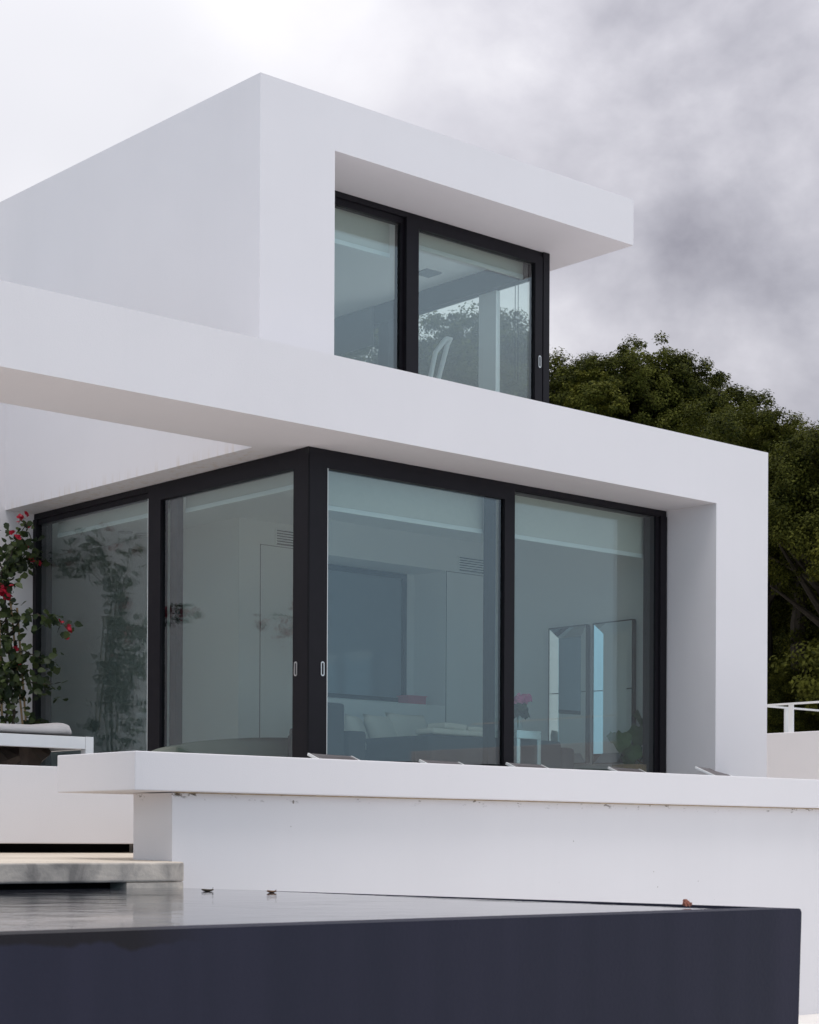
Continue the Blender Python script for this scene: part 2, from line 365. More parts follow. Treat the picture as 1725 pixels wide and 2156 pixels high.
# numpy leaf cloud -> one mesh
LEAF = np.array([(0, 0, 0), (0.32, 0.42, 0.06), (0, 1.0, -0.06), (-0.32, 0.42, 0.06)])      # rhombic folded leaf
HEART = np.array([(0, 0, 0), (0.36, 0.22, 0.07), (0.34, 0.55, 0.05), (0, 1.0, -0.08), (-0.34, 0.55, 0.05), (-0.36, 0.22, 0.07)])
def leaves(name, pos, nrm, size, m, parent, rng, shape=LEAF, tone=None):
    n = len(pos); k = len(shape)
    nrm = nrm / (np.linalg.norm(nrm, axis=1, keepdims=True) + 1e-9)
    t = rng.normal(size=(n, 3)); t -= nrm * (t * nrm).sum(1, keepdims=True); t /= np.linalg.norm(t, axis=1, keepdims=True) + 1e-9
    b = np.cross(nrm, t)
    s = shape - np.array([0, 0.5, 0])
    V = pos[:, None, :] + size[:, None, None] * (s[None, :, 0:1] * b[:, None, :] + s[None, :, 1:2] * t[:, None, :] + s[None, :, 2:3] * nrm[:, None, :])
    me = bpy.data.meshes.new(name)
    me.vertices.add(n * k); me.vertices.foreach_set('co', V.reshape(-1).astype(np.float32))
    if k == 4: per = [(0, 1, 2, 3)]
    else: per = [(0, 1, 2, 3), (0, 3, 4, 5)]
    per = np.array(per); q = len(per)
    idx = (per[None] + (np.arange(n) * k)[:, None, None]).reshape(-1)
    me.loops.add(len(idx)); me.loops.foreach_set('vertex_index', idx.astype(np.int32))
    me.polygons.add(n * q); me.polygons.foreach_set('loop_start', (np.arange(n * q) * 4).astype(np.int32)); me.polygons.foreach_set('loop_total', np.full(n * q, 4, np.int32))
    me.update(calc_edges=True)
    if tone is None: tone = rng.random(n)
    a = me.attributes.new('tone', 'FLOAT', 'POINT'); a.data.foreach_set('value', np.repeat(np.clip(tone, 0, 1), k).astype(np.float32))
    me.materials.append(m)
    o = bpy.data.objects.new(name, me); COL.objects.link(o)
    if parent: o.parent = parent
    return o

# ------------------------------------------------------------------ ground, hill, water (the setting)
box('ground', mat('white_gravel', (0.80, 0.77, 0.73), 0.9, var=0.1, vscale=6, bump=0.3, bscale=40), None, -30, 40, -40, 60, -3.4, -3.2)['kind'] = 'structure'
bm = bmesh.new(); nx, ny = 40, 30; gv = {}
for i in range(nx + 1):
    for j in range(ny + 1):
        x = -25 + i * 95 / nx; y = 9.5 + j * 80 / ny
        rise = max(0.0, (x * 0.55 + y * 0.83) - 13) ; z = -2.6 + 9.0 * (1 - math.exp(-rise / 9)) + 0.35 * math.sin(x * 0.7 + y * 0.3) + 0.3 * math.sin(y * 0.9 - x * 0.2)
        gv[i, j] = bm.verts.new((x, y, z))
for i in range(nx):
    for j in range(ny): bm.faces.new((gv[i, j], gv[i + 1, j], gv[i + 1, j + 1], gv[i, j + 1]))
obj('hillside', bm, M['soil'], smooth=True)['kind'] = 'structure'

# ------------------------------------------------------------------ villa
ZT, ZR, ZP, ZS, ZF = 3.3565, 2.975, 1.2535, 0.75, -1.85
XB, XR, XC = 3.891, 4.754, 4.083
villa = empty('white_villa', (0, 0, ZF), label='white flat roofed two storey house with black framed corner windows behind the terrace', cat='house')
villa.location = (0, 0, 0)
P = M['plaster']
box('roof_slab', P, villa, 0, XB, 0, 9.0, ZR, ZT)
bm = bmesh.new(); bx(bm, 0, 0.26, 0.6, 9.0, ZS, ZR); bx(bm, 0, 0.26, 0.077, 0.6, ZS, ZR); bx(bm, 0, 0.26, 0.0, 0.077, ZP, ZR); bx(bm, 0.26, 0.674, 0.0, 0.6, ZP, ZR); obj('upper_wall', bm, P, villa)
box('upper_wall', P, villa, 0.26, XB, 7.2, 7.45, 2.72, ZR)
box('terrace_beam', P, villa, -9.0, XR, -0.739, 0.077, ZS, ZP)
box('terrace_column', P, villa, XC, XR, -0.739, -0.1, -2.1, ZS)
box('terrace_column', P, villa, -9.0, -8.4, -0.739, 0.077, -2.1, ZS)
box('floor_slab', P, villa, 0.26, XR, 0.077, 9.0, ZS, ZP - 0.004)
box('lower_wall', P, villa, -8.4, 0.0, 3.511, 3.8, -2.1, 2.2)
box('lower_wall', P, villa, 0.0, 0.33, 3.511, 8.7, -2.1, ZS)
# interior shell of the living room
inn = M['inner']
box('inner_floor', M['floor'], villa, 0.2, 4.7, -0.3, 8.0, -2.0, ZF)
bm = bmesh.new(); bx(bm, 4.2, XR, -0.1, 8.7, -2.1, ZS); obj('inner_wall', bm, inn, villa)
xc = atY(503, 1300, 2.42).x
bm = bmesh.new(); bx(bm, xc, 4.2, 2.42, 2.9, ZF, ZS); bx(bm, xc, xc + 0.2, 2.9, 6.0, ZF, ZS); obj('inner_wall', bm, inn, villa)
bm = bmesh.new(); bx(bm, 2.26, 4.2, 2.0, 2.42, 0.443, ZS); bx(bm, 3.616, 4.2, 2.0, 2.42, ZF, 0.443); bx(bm, 2.26, 3.616, 2.0, 2.42, ZF, -0.78); obj('niche_wall', bm, inn, villa)
bm = bmesh.new(); bx(bm, 0.33, 2.09, 6.0, 6.2, ZF, ZS); bx(bm, 2.47, 4.2, 6.0, 6.2, ZF, ZS); bx(bm, 2.09, 2.47, 6.0, 6.2, 0.515, ZS); bx(bm, 1.9, 2.6, 7.2, 7.4, ZF, ZS); bx(bm, 1.9, 2.09, 6.2, 7.2, ZF, ZS); bx(bm, 2.47, 2.6, 6.2, 7.2, ZF, ZS); obj('inner_wall', bm, inn, villa)
box('inner_ceiling', M['ceiling'], villa, 0.33, 4.2, 0.0, 7.2, ZS - 0.006, ZS - 0.002)
# built-in cupboard doors with shadow gaps
gap = mat('shadow_gap', (0.12, 0.12, 0.12), 0.9, var=0.1)
def cupboard(x0, x1, y, z1):
    bm = bmesh.new(); bx(bm, x0 - 0.006, x1 + 0.006, y - 0.003, y + 0.01, ZF, z1 + 0.006); g_ = obj('cupboard_door', bm, gap, villa)
    bm = bmesh.new(); bx(bm, x0, x1, y - 0.008, y - 0.002, ZF + 0.01, z1); obj('door_leaf', bm, inn, g_)
cupboard(3.63, 4.19, 2.0, 0.436)
pd = atY(549, 1147, 2.42)
cupboard(pd.x, pd.x + 0.55, 2.42, pd.z)
def vent(x0, x1, y, z0, z1, n=6):
    bm = bmesh.new(); bx(bm, x0, x1, y - 0.004, y + 0.01, z0, z1); v_ = obj('air_vent', bm, gap, villa)
    bm = bmesh.new(); h = (z1 - z0) / n
    for i in range(n): bx(bm, x0, x1, y - 0.016, y - 0.005, z0 + h * (i + 0.55), z0 + h * (i + 1.0))
    bx(bm, x0 - 0.01, x0, y - 0.016, y + 0.002, z0, z1); bx(bm, x1, x1 + 0.01, y - 0.016, y + 0.002, z0, z1)
    obj('louvre', bm, inn, v_)
vent(3.775, 4.10, 2.0, 0.461, 0.594)
pv = atY(581, 1113, 2.42); pw = atY(581, 1146, 2.42); vent(pv.x, pv.x + 0.33, 2.42, pw.z, pv.z)
# dark framed inner window in the niche
bm = bmesh.new(); f0, f1, g0, g1 = 2.30, 3.49, -0.73, 0.437; t_ = 0.045
bx(bm, f0, f1, 2.38, 2.42, g1 - t_, g1); bx(bm, f0, f1, 2.38, 2.42, g0, g0 + t_ * 0.7); bx(bm, f0, f0 + t_, 2.38, 2.42, g0, g1); bx(bm, f1 - t_, f1, 2.381, 2.421, g0, g1)
iw = obj('inner_window', bm, M['frame'], villa); box('pane', M['darkpane'], iw, f0 + 0.02, f1 - 0.02, 2.405, 2.415, g0 + 0.02, g1 - 0.02)
# sockets and ceiling spots
for u, v, hh in ((355, 1495, 0.08), (300, 1507, 0.06)):
    p = atX(u, v, xc); box('wall_socket', M['rail'], villa, p.x - 0.012, p.x, p.y - 0.10, p.y + 0.10, p.z - hh / 2, p.z + hh / 2, bev=0.004)
for u, v in ((265, 1120), (300, 1124)):
    p = atD(u, v, 1); d = ray(u, v); k = (0.744 - CAM.z) / d.z; p = CAM + d * k
    bm = bmesh.new(); lathe(bm, [(0.0, -0.012), (0.05, -0.012), (0.062, -0.004), (0.062, 0.0)], (p.x, p.y, 0.744), 20); obj('ceiling_spot', bm, M['steel'], villa)
box('ceiling_slot', gap, villa, 1.90, 1.925, 4.2, 5.2, 0.738, 0.7435)

FR = M['frame']
def bars(name, parent, lst, m=FR, bev=0.0):
    bm = bmesh.new()
    for a in lst: bx(bm, *a, bev=bev)
    return obj(name, bm, m, parent)
def recessed_handle(parent, c, axis):
    """pill shaped flush pull: a rounded steel ring round a dark slot"""
    bm = bmesh.new(); seg = 20
    def ring(rx, rz, off):
        out = []
        for j in range(seg):
            t = 2 * math.pi * j / seg; a = rx * math.cos(t); b = rx * math.sin(t) + (rz if math.sin(t) > 0 else -rz)
            out.append(bm.verts.new((c[0] + a, c[1] - off, c[2] + b) if axis == 'y' else (c[0] - off, c[1] + a, c[2] + b)))
        return out
    A = ring(0.016, 0.036, 0.0); B = ring(0.016, 0.036, 0.007); C_ = ring(0.0085, 0.034, 0.007); D_ = ring(0.0085, 0.034, -0.002)
    for q, r in ((A, B), (B, C_), (C_, D_)):
        for j in range(seg): bm.faces.new((q[j], q[(j + 1) % seg], r[(j + 1) % seg], r[j]))
    h = obj('handle', bm, M['steel'], parent)
    if axis == 'y': box('handle_slot', M['frame'], parent, c[0] - 0.012, c[0] + 0.012, c[1] - 0.0015, c[1] + 0.002, c[2] - 0.05, c[2] + 0.05)
    else: box('handle_slot', M['frame'], parent, c[0] - 0.0015, c[0] + 0.002, c[1] - 0.012, c[1] + 0.012, c[2] - 0.05, c[2] + 0.05)
def blind_y(parent, x0, x1, y, ztop, zbot):
    """roller blind hanging in a plane y = const, with a pale bottom rail"""
    b = box('roller_blind', M['blind'], parent, x0, x1, y, y + 0.006, zbot + 0.035, ztop)
    box('bottom_rail', M['rail'], b, x0, x1, y - 0.008, y + 0.014, zbot, zbot + 0.035, bev=0.004)
def blind_x(parent, y0, y1, x, ztop, zbot):
    b = box('roller_blind', M['blind'], parent, x, x + 0.006, y0, y1, zbot + 0.035, ztop)
    box('bottom_rail', M['rail'], b, x - 0.008, x + 0.014, y0, y1, zbot, zbot + 0.035, bev=0.004)

# lower front window: y = -0.233 is the outer face, sliding sash in front of the fixed right half
yf = -0.233; zi = 0.615
wf = bars('sliding_window', villa, [
    (0.268, 4.067, yf + 0.012, yf + 0.16, zi + 0.085, ZS - 0.002),           # head track
    (0.268, 0.434, yf, yf + 0.07, ZF, zi + 0.085),                          # corner stile
    (0.434, 2.178, yf, yf + 0.07, zi, zi + 0.083),                          # sash top rail
    (2.178, 2.285, yf, yf + 0.07, ZF, zi + 0.083),                          # meeting stile
    (0.434, 2.178, yf, yf + 0.07, ZF, ZF + 0.12),
    (2.286, 3.95, yf + 0.028, yf + 0.09, zi + 0.078, zi + 0.084),           # fixed light
    (3.95, 4.067, yf + 0.024, yf + 0.16, ZF, zi + 0.083), (3.99, 4.067, yf + 0.003, yf + 0.0235, ZF, zi + 0.084),
    (2.286, 3.95, yf + 0.028, yf + 0.09, ZF, ZF + 0.10)])
bars('stile', wf, [(2.09, 2.165, yf + 0.085, yf + 0.145, ZF, zi + 0.08)])
box('pane', M['glass'], wf, 0.434, 2.178, yf + 0.024, yf + 0.046, ZF + 0.12, zi)
box('pane', M['glass'], wf, 2.286, 3.95, yf + 0.034, yf + 0.056, ZF + 0.10, zi + 0.078)
bars('gasket', wf, [(0.430, 0.4345, yf - 0.002, yf + 0.022, ZF, zi)], M['rail'])
recessed_handle(wf, (0.388, yf, -0.80), 'y')
blind_y(wf, 0.46, 2.12, -0.05, 0.742, 0.362); blind_y(wf, 2.34, 4.08, -0.045, 0.742, 0.366)
# lower side window: x = 0.26 outer face
xw = 0.26
ws = bars('sliding_window', villa, [
    (xw + 0.012, xw + 0.16, -0.225, 3.511, zi + 0.085, ZS - 0.004),
    (xw, xw + 0.07, -0.225, -0.06, ZF, zi + 0.085),
    (xw, xw + 0.07, -0.06, 1.60, zi, zi + 0.083),
    (xw, xw + 0.07, 1.60, 1.767, ZF, zi + 0.083),
    (xw, xw + 0.07, -0.06, 1.60, ZF, ZF + 0.12),
    (xw + 0.025, xw + 0.09, 1.768, 3.46, zi + 0.04, zi + 0.084),
    (xw + 0.003, xw + 0.16, 3.46, 3.511, ZF, zi + 0.083),
    (xw + 0.025, xw + 0.09, 1.768, 3.46, ZF, ZF + 0.10)])
bars('stile', ws, [(xw + 0.085, xw + 0.145, 1.50, 1.59, ZF, zi + 0.08)])
box('pane', M['glass'], ws, xw + 0.024, xw + 0.046, -0.06, 1.60, ZF + 0.12, zi)
box('pane', M['glass'], ws, xw + 0.030, xw + 0.052, 1.768, 3.46, ZF + 0.10, zi + 0.04)
bars('gasket', ws, [(xw - 0.002, xw + 0.022, 1.765, 1.7695, ZF, zi + 0.03)], M['rail'])
recessed_handle(ws, (xw, -0.10, -0.80), 'x')
blind_x(ws, 0.0, 1.50, xw + 0.17, 0.742, 0.52); blind_x(ws, 1.62, 3.38, xw + 0.17, 0.742, 0.55)
box('corner_gasket', M['gasket'], villa, 0.262, 0.267, yf + 0.004, yf + 0.04, ZF, ZS - 0.003)

# upper front window: y = 0.62 outer face
yu = 0.62
wu = bars('sliding_window', villa, [
    (0.674, 3.53, yu + 0.02, yu + 0.16, 2.93, ZR - 0.002),
    (0.674, 1.919, yu + 0.045, yu + 0.115, 2.88, 2.929),
    (1.892, 1.919, yu + 0.045, yu + 0.115, ZP, 2.879), (1.9195, 1.98, yu + 0.0755, yu + 0.115, ZP, 2.928),
    (1.92, 2.048, yu + 0.004, yu + 0.075, ZP, 2.929),
    (2.048, 3.364, yu + 0.004, yu + 0.075, 2.862, 2.929),
    (3.364, 3.450, yu + 0.004, yu + 0.075, ZP, 2.929),
    (3.458, 3.53, yu, yu + 0.155, ZP, ZR - 0.004),
    (2.048, 3.364, yu + 0.004, yu + 0.075, ZP, ZP + 0.1), (0.674, 1.892, yu + 0.045, yu + 0.115, ZP, ZP + 0.1)])
box('pane', M['glass'], wu, 0.674, 1.892, yu + 0.060, yu + 0.082, ZP + 0.1, 2.88)
box('pane', M['glass'], wu, 2.048, 3.364, yu + 0.028, yu + 0.05, ZP + 0.1, 2.862)
recessed_handle(wu, (3.415, yu + 0.004, atY(1131, 760, yu).z), 'y')
blind_y(wu, 0.70, 1.88, yu + 0.17, 2.965, 2.63); blind_y(wu, 2.02, 3.38, yu + 0.17, 2.965, 2.765)
# upper side glazing along x = 3.5 with its lintel and white post
wside = bars('sliding_window', villa, [(3.43, 3.53, 0.78, 7.2, 2.79, ZR - 0.003), (3.44, 3.53, 2.60, 2.74, ZP, 2.789), (3.44, 3.53, 4.6, 4.72, ZP, 2.789), (3.44, 3.53, 0.776, 7.2, ZP, ZP + 0.1)])
for a, b in ((0.78, 1.2), (1.45, 2.6), (2.74, 4.6), (4.72, 7.2)): box('pane', M['clear_window'], wside, 3.47, 3.49, a, b, ZP + 0.1, 2.79)
added_back_window = bars('sliding_window', villa, [(0.262, 3.42, 7.22, 7.30, ZP, ZP + 0.1), (1.80, 1.90, 7.22, 7.30, ZP + 0.1, 2.719), (3.53, 3.62, 7.22, 7.30, ZP, 2.719)])  # back glazing added to let more daylight into the upper room
for a, b in ((0.262, 1.80), (1.90, 3.53)): box('pane', M['clear_window'], added_back_window, a, b, 7.25, 7.27, ZP + 0.101, 2.719)
b_ = box('roller_blind', mat('backlit_blind_fabric', (0.16, 0.16, 0.17), 0.9, var=0.08, vscale=20), wside, 3.41, 3.416, 2.78, 4.55, 2.60, 2.96)  # backlit shade put into the fabric colour, darker than the other blinds
box('upper_column', M['rail_white'], villa, 3.485, 3.535, 1.225, 1.44, ZP, 2.786)
for cx_ in (3.30, 3.335): bars('blind_chain', wu, [(cx_, cx_ + 0.004, yu + 0.18, yu + 0.184, 1.9, 2.77)], M['gasket'])
box('upper_floor', M['floor'], villa, 0.26, 3.44, 0.6, 7.2, ZP - 0.003, ZP + 0.012)
box('inner_ceiling', M['ceiling'], villa, 0.26, 3.43, 0.79, 7.2, ZR - 0.008, ZR - 0.003)
d = ray(901, 574); k = (ZR - 0.008 - CAM.z) / d.z; p = CAM + d * k
bars('ceiling_grille', villa, [(p.x - 0.09, p.x + 0.09, p.y - 0.09, p.y + 0.09, ZR - 0.016, ZR - 0.0085)], gap)
d = ray(888, 571); p = CAM + d * ((ZR - 0.008 - CAM.z) / d.z)

# ------------------------------------------------------------------ terrace, walls, walkway, pool
bm = bmesh.new(); bx(bm, -1.2, 14, -2.27, 3.5, -2.3, -1.95); bx(bm, -9, -1.2, -0.25, 3.5, -2.3, -1.951); obj('terrace_floor', bm, M['paving'])['kind'] = 'structure'
tw = empty('terrace_wall', (0, 0, 0), label='long white rendered wall with thick overhanging coping behind the pool', cat='wall')
bm = bmesh.new(); bx(bm, -2.497, 14, -2.60, -2.245, -3.2, -1.772); obj('wall_body', bm, M['terrace_plaster'], tw)
bm = bmesh.new(); bx(bm, -2.787, 14, -2.70, -1.965, -1.767, -1.572, bev=0.006); obj('coping', bm, M['plaster'], tw)
box('joint_strip', mat('joint_brown', (0.42, 0.34, 0.24), 0.8, var=0.3, vscale=20), tw, -2.48, 14, -2.622, -2.58, -1.7735, -1.7665)  # brown strip along the seam under the coping
pwall = box('parapet_wall', M['plaster'], None, -9, -1.22, -0.55, -0.26, -2.035, -1.565, bev=0.006)
tag(pwall, 'low white parapet wall above the black gap and concrete walkway', 'wall')
bm = bmesh.new()
sl_ = empty('concrete_walkway', (0, 0, 0), label='raw grey concrete slab at the water edge with black gap beneath', cat='slab')
def slab(bm, x0, x1, y0, y1, z0a, z0b, z1a, z1b, bev=0.0):
    v = [bm.verts.new(p) for p in ((x0, y0, z0a), (x1, y0, z0a), (x1, y1, z0b), (x0, y1, z0b), (x0, y0, z1a), (x1, y0, z1a), (x1, y1, z1b), (x0, y1, z1b))]
    fs = [bm.faces.new([v[i] for i in f]) for f in ((0, 3, 2, 1), (4, 5, 6, 7), (0, 1, 5, 4), (1, 2, 6, 5), (2, 3, 7, 6), (3, 0, 4, 7))]
    if bev: bmesh.ops.bevel(bm, geom=list({e for f in fs for e in f.edges}), offset=bev, segments=3, profile=0.5, affect='EDGES')
slab(bm, -9, -2.53, -2.76, -2.604, -2.222, -2.222, -2.122, -2.12, 0.012); slab(bm, -9, -2.502, -2.602, -0.3, -2.222, -2.222, -2.120, -2.088); slab(bm, -2.50, -1.2, -2.24, -0.3, -2.222, -2.222, -2.115, -2.089)
obj('slab_deck', bm, M['concrete'], sl_)
bm = bmesh.new(); bx(bm, -2.87, -2.536, -2.757, -2.61, -2.6, -2.2235); obj('support_block', bm, M['concrete'], sl_)
box('recess_shade', M['void'], sl_, -9, -2.51, -2.6, -2.4, -2.7, -2.224)  # black box painting the shade of the gap under the slab
box('recess_shade', M['void'], sl_, -9, -1.25, -0.30, -0.27, -2.10, -2.036)  # black box painting the shade of the gap under the parapet

ZW = -2.250
pool = empty('infinity_pool', (0, 0, 0), label='dark navy rendered infinity pool with sharp overflow corner in the foreground', cat='pool')
bm = bmesh.new()
prism(bm, [(-14, -3.2), (-14, ZW - 0.003), (-2.635, ZW + 0.006), (-2.625, ZW + 0.004), (-2.618, ZW - 0.008), (-2.655, -3.2)], 'y', -6.602, -6.45)
obj('front_wall', bm, M['navy'], pool)
bm = bmesh.new(); slab_v = [bm.verts.new(q) for q in ((-2.66, -6.45, -3.2), (-2.622, -6.45, -3.2), (-2.556, -2.62, -3.2), (-2.60, -2.62, -3.2), (-2.66, -6.45, ZW + 0.006), (-2.622, -6.45, ZW + 0.006), (-2.556, -2.62, ZW - 0.002), (-2.60, -2.62, ZW - 0.002))]
for f in ((0, 3, 2, 1), (4, 5, 6, 7), (0, 1, 5, 4), (1, 2, 6, 5), (2, 3, 7, 6), (3, 0, 4, 7)): bm.faces.new([slab_v[i] for i in f])
obj('side_wall', bm, M['navy'], pool)
box('pool_floor', M['navy'], pool, -14, -2.67, -6.45, -2.62, -3.2, -3.1)
bm = bmesh.new(); v = [bm.verts.new(q) for q in ((-14, -6.594, ZW), (-2.64, -6.594, ZW), (-2.574, -2.605, ZW), (-14, -2.605, ZW))]; bm.faces.new(v)
obj('pool_water', bm, M['water'])['kind'] = 'structure'

# white railing on a parapet far right
cw = atD(1600, 1545, 19.5)
rw = box('boundary_wall', M['plaster'], None, cw.x, cw.x + 0.3, cw.y - 9, cw.y + 0.3, -3.2, cw.z, bev=0.01)
tag(rw, 'white rendered boundary wall right of the house under a white railing', 'wall')
rr = empty('metal_railing', (0, 0, 0), label='thin white metal railing on the boundary wall right of the house', cat='railing')
zr = cw.z + 0.30
bm = bmesh.new(); bx(bm, cw.x + 0.10, cw.x + 0.125, cw.y - 8, cw.y + 0.1, zr - 0.012, zr + 0.008); bx(bm, cw.x + 0.13, cw.x + 7, cw.y + 0.06, cw.y + 0.085, zr - 0.012, zr + 0.007); obj('handrail', bm, M['rail_white'], rr)
for u in (1667, 1500, 1800):
    q = atX(u, 1500, cw.x + 0.117); box('post', M['rail_white'], rr, cw.x + 0.103, cw.x + 0.122, q.y - 0.028, q.y + 0.028, cw.z - 0.02, zr - 0.012)
for u in (1655.5, 1790):
    q = atY(u, 1500, cw.y + 0.077); box('post', M['rail_white'], rr, q.x - 0.028, q.x + 0.028, cw.y + 0.063, cw.y + 0.082, cw.z - 0.3, zr - 0.012)

# ------------------------------------------------------------------ sun loungers
SL = mat('grey_sling_mesh', (0.15, 0.135, 0.14), 0.7, var=0.15, vscale=90)
SLL = mat('pale_sling_stripe', (0.34, 0.32, 0.32), 0.7, var=0.1, vscale=60)
def make_lounger():
    root = empty('sun_lounger')
    # local axes: x across, +y towards the head; origin on the floor
    w_, hs = 0.53, 0.27
    bm = bmesh.new()
    for s in (0, w_): bx(bm, s - 0.015, s + 0.015, -1.45, 0.05, hs - 0.05, hs + 0.02, bev=0.006)
    bx(bm, 0.015, w_ - 0.015, -1.45, -1.41, hs - 0.045, hs + 0.01); obj('frame', bm, M['rail_white'], root)
    for x in (0.0, w_):
        for y in (-1.2, -0.1): box('leg', M['rail_white'], root, x - 0.015, x + 0.015, y - 0.02, y + 0.02, 0, hs - 0.05)
    box('seat', SL, root, 0.016, w_ - 0.016, -1.40, -0.45, hs - 0.004, hs + 0.006)
    a = R(24); ln = 0.55; piv = Vector((0, -0.42, hs + 0.03)); rot = Matrix.Rotation(a, 3, 'X')
    for s in (0.02, w_ - 0.02):
        bm = bmesh.new(); bx(bm, s - 0.008, s + 0.008, -0.42, -0.42 + ln, hs + 0.018, hs + 0.038, bev=0.004, rot=rot, piv=piv); obj('back_rail', bm, M['rail_white'], root)
    bm = bmesh.new(); bx(bm, 0.032, w_ - 0.032, -0.42, -0.425 + ln, hs + 0.026, hs + 0.036, rot=rot, piv=piv)
    br = obj('backrest', bm, SL, root)
    bm = bmesh.new()
    for s in (0.05, 0.062, w_ - 0.062, w_ - 0.05): bx(bm, s - 0.002, s + 0.002, -0.42, -0.43 + ln, hs + 0.024, hs + 0.038, rot=rot, piv=piv)
    for yy in (0.02, 0.035): bx(bm, 0.033, w_ - 0.033, -0.42 + ln - yy - 0.003, -0.42 + ln - yy, hs + 0.0245, hs + 0.0375, rot=rot, piv=piv)
    obj('stripe', bm, SLL, br)
    for px_ in (0.05, w_ - 0.05):
        bm = bmesh.new(); tube(bm, [(px_, -0.05, hs - 0.02), (px_, -0.12, hs + 0.11)], 0.008); obj('prop', bm, M['rail_white'], root)
    return root
def copy_tree(o, parent=None):
    c = o.copy(); COL.objects.link(c)
    if parent: c.parent = parent
    for ch in o.children: copy_tree(ch, c)
    return c
lounger = make_lounger()
LZ = 0.27 + 0.03 + 0.55 * math.sin(R(24)) + 0.012
spots = [(645, 1587, 13, 'grey sling sun lounger standing under the black corner post of the window'),
         (880, 1605, 12, 'grey sling sun lounger in front of the sofa behind the left pane'),
         (1063, 1611, 12, 'grey sling sun lounger below the mirrored side table'),
         (1278, 1620, 12, 'grey sling sun lounger below the potted plant in its basket'),
         (1462, 1619.5, 20, 'sun lounger with tilted back in front of the white terrace column')]
for i, (u, v, rz, lab) in enumerate(spots):
    o = lounger if i == 0 else copy_tree(lounger)
    yh = -0.36 if i < 4 else -0.80
    q = atY(u, v, yh); a = R(rz)
    ly = -0.42 + 0.55 * math.cos(R(24))
    o.location = (q.x + math.sin(a) * ly, yh - math.cos(a) * ly, q.z - LZ + (0.012 if i == 0 else 0.028)); o.rotation_euler = (0, 0, a)
    tag(o, lab, 'sun lounger', 'sun loungers lined up behind the terrace wall')

# ------------------------------------------------------------------ daybed with cushion at the left
db = empty('daybed', (0, 0, 0), label='white framed outdoor daybed with torn brown lining beside the planter', cat='daybed')
x1 = -1.333; zt = -1.342
bars('frame', db, [(-4.2, x1 - 0.062, 0.0, 0.05, zt - 0.079, zt), (-4.2, x1 - 0.062, 0.9, 0.95, zt - 0.079, zt), (x1 - 0.06, x1 - 0.01, 0.052, 0.898, zt - 0.079, zt - 0.001)], M['rail_white'], bev=0.003)
for (a, b, xo_) in ((0.0, 0.06, 0.0), (0.89, 0.95, 0.42)): box('leg', M['rail_white'], db, x1 - 0.06 - xo_, x1 - xo_, a - 0.001, b, -1.951, zt + (0.002 if xo_ == 0 else -0.08), bev=0.003)
for (a, b) in ((0.0, 0.06), (0.89, 0.95)): box('leg', M['rail_white'], db, -4.26, -4.2, a - 0.001, b, -1.951, zt + 0.002, bev=0.003)
ln_m = mat('brown_lining', (0.10, 0.075, 0.06), 0.85, var=0.35, vscale=6)
box('deck', ln_m, db, -4.2, x1 - 0.065, 0.051, 0.895, zt - 0.06, zt - 0.045)
bm = bmesh.new(); rng_ = random.Random(4)
prev = None
for i in range(46):
    x = -4.1 + i * 0.06; h = 0.16 + 0.06 * math.sin(i * 0.9) + 0.02 * rng_.random()
    if x > -1.60: h *= max(0.03, (-1.38 - x) / 0.22)
    a, b, c = bm.verts.new((x, 0.42 + 0.03 * math.sin(i), zt - 0.061)), bm.verts.new((x + 0.02, 0.40 + 0.05 * math.sin(i * 1.7), zt - 0.061 - h * 0.6)), bm.verts.new((x + 0.05 * rng_.random(), 0.5 + 0.05 * math.cos(i * 1.3), zt - 0.061 - h * 1.6))
    if prev: bm.faces.new((prev[0], a, b, prev[1])); bm.faces.new((prev[1], b, c, prev[2]))
    prev = (a, b, c)
ho = obj('hanging_lining', bm, ln_m, db); md = ho.modifiers.new('s', 'SOLIDIFY'); md.thickness = 0.003
bm = bmesh.new(); prof = []
secs = [(-4.1, 0.075), (-2.4, 0.072), (-1.85, 0.070), (-1.62, 0.073), (-1.54, 0.085), (-1.50, 0.094), (-1.475, 0.088), (-1.462, 0.06), (-1.458, 0.03)]
rings = []
for x, h in secs:
    pts = []
    for j in range(16):
        t = 2 * math.pi * j / 16; c_, s_ = math.cos(t), math.sin(t)
        yy = 0.47 + 0.41 * math.copysign(abs(c_) ** 0.35, c_); zz = zt + 0.004 + h / 2 + (h / 2) * math.copysign(abs(s_) ** 0.6, s_)
        pts.append(bm.verts.new((x, yy, zz)))
    rings.append(pts)
for q, r in zip(rings, rings[1:]):
    for j in range(16): bm.faces.new((q[j], q[(j + 1) % 16], r[(j + 1) % 16], r[j]))
bm.faces.new(rings[0]); bm.faces.new(rings[-1])
cu = obj('seat_cushion', bm, mat('off_white_canvas', (0.58, 0.55, 0.54), 0.9, var=0.08, vscale=8, bump=0.3, bscale=25), smooth=True)
tag(cu, 'long off white canvas cushion lying on the white daybed', 'cushion')

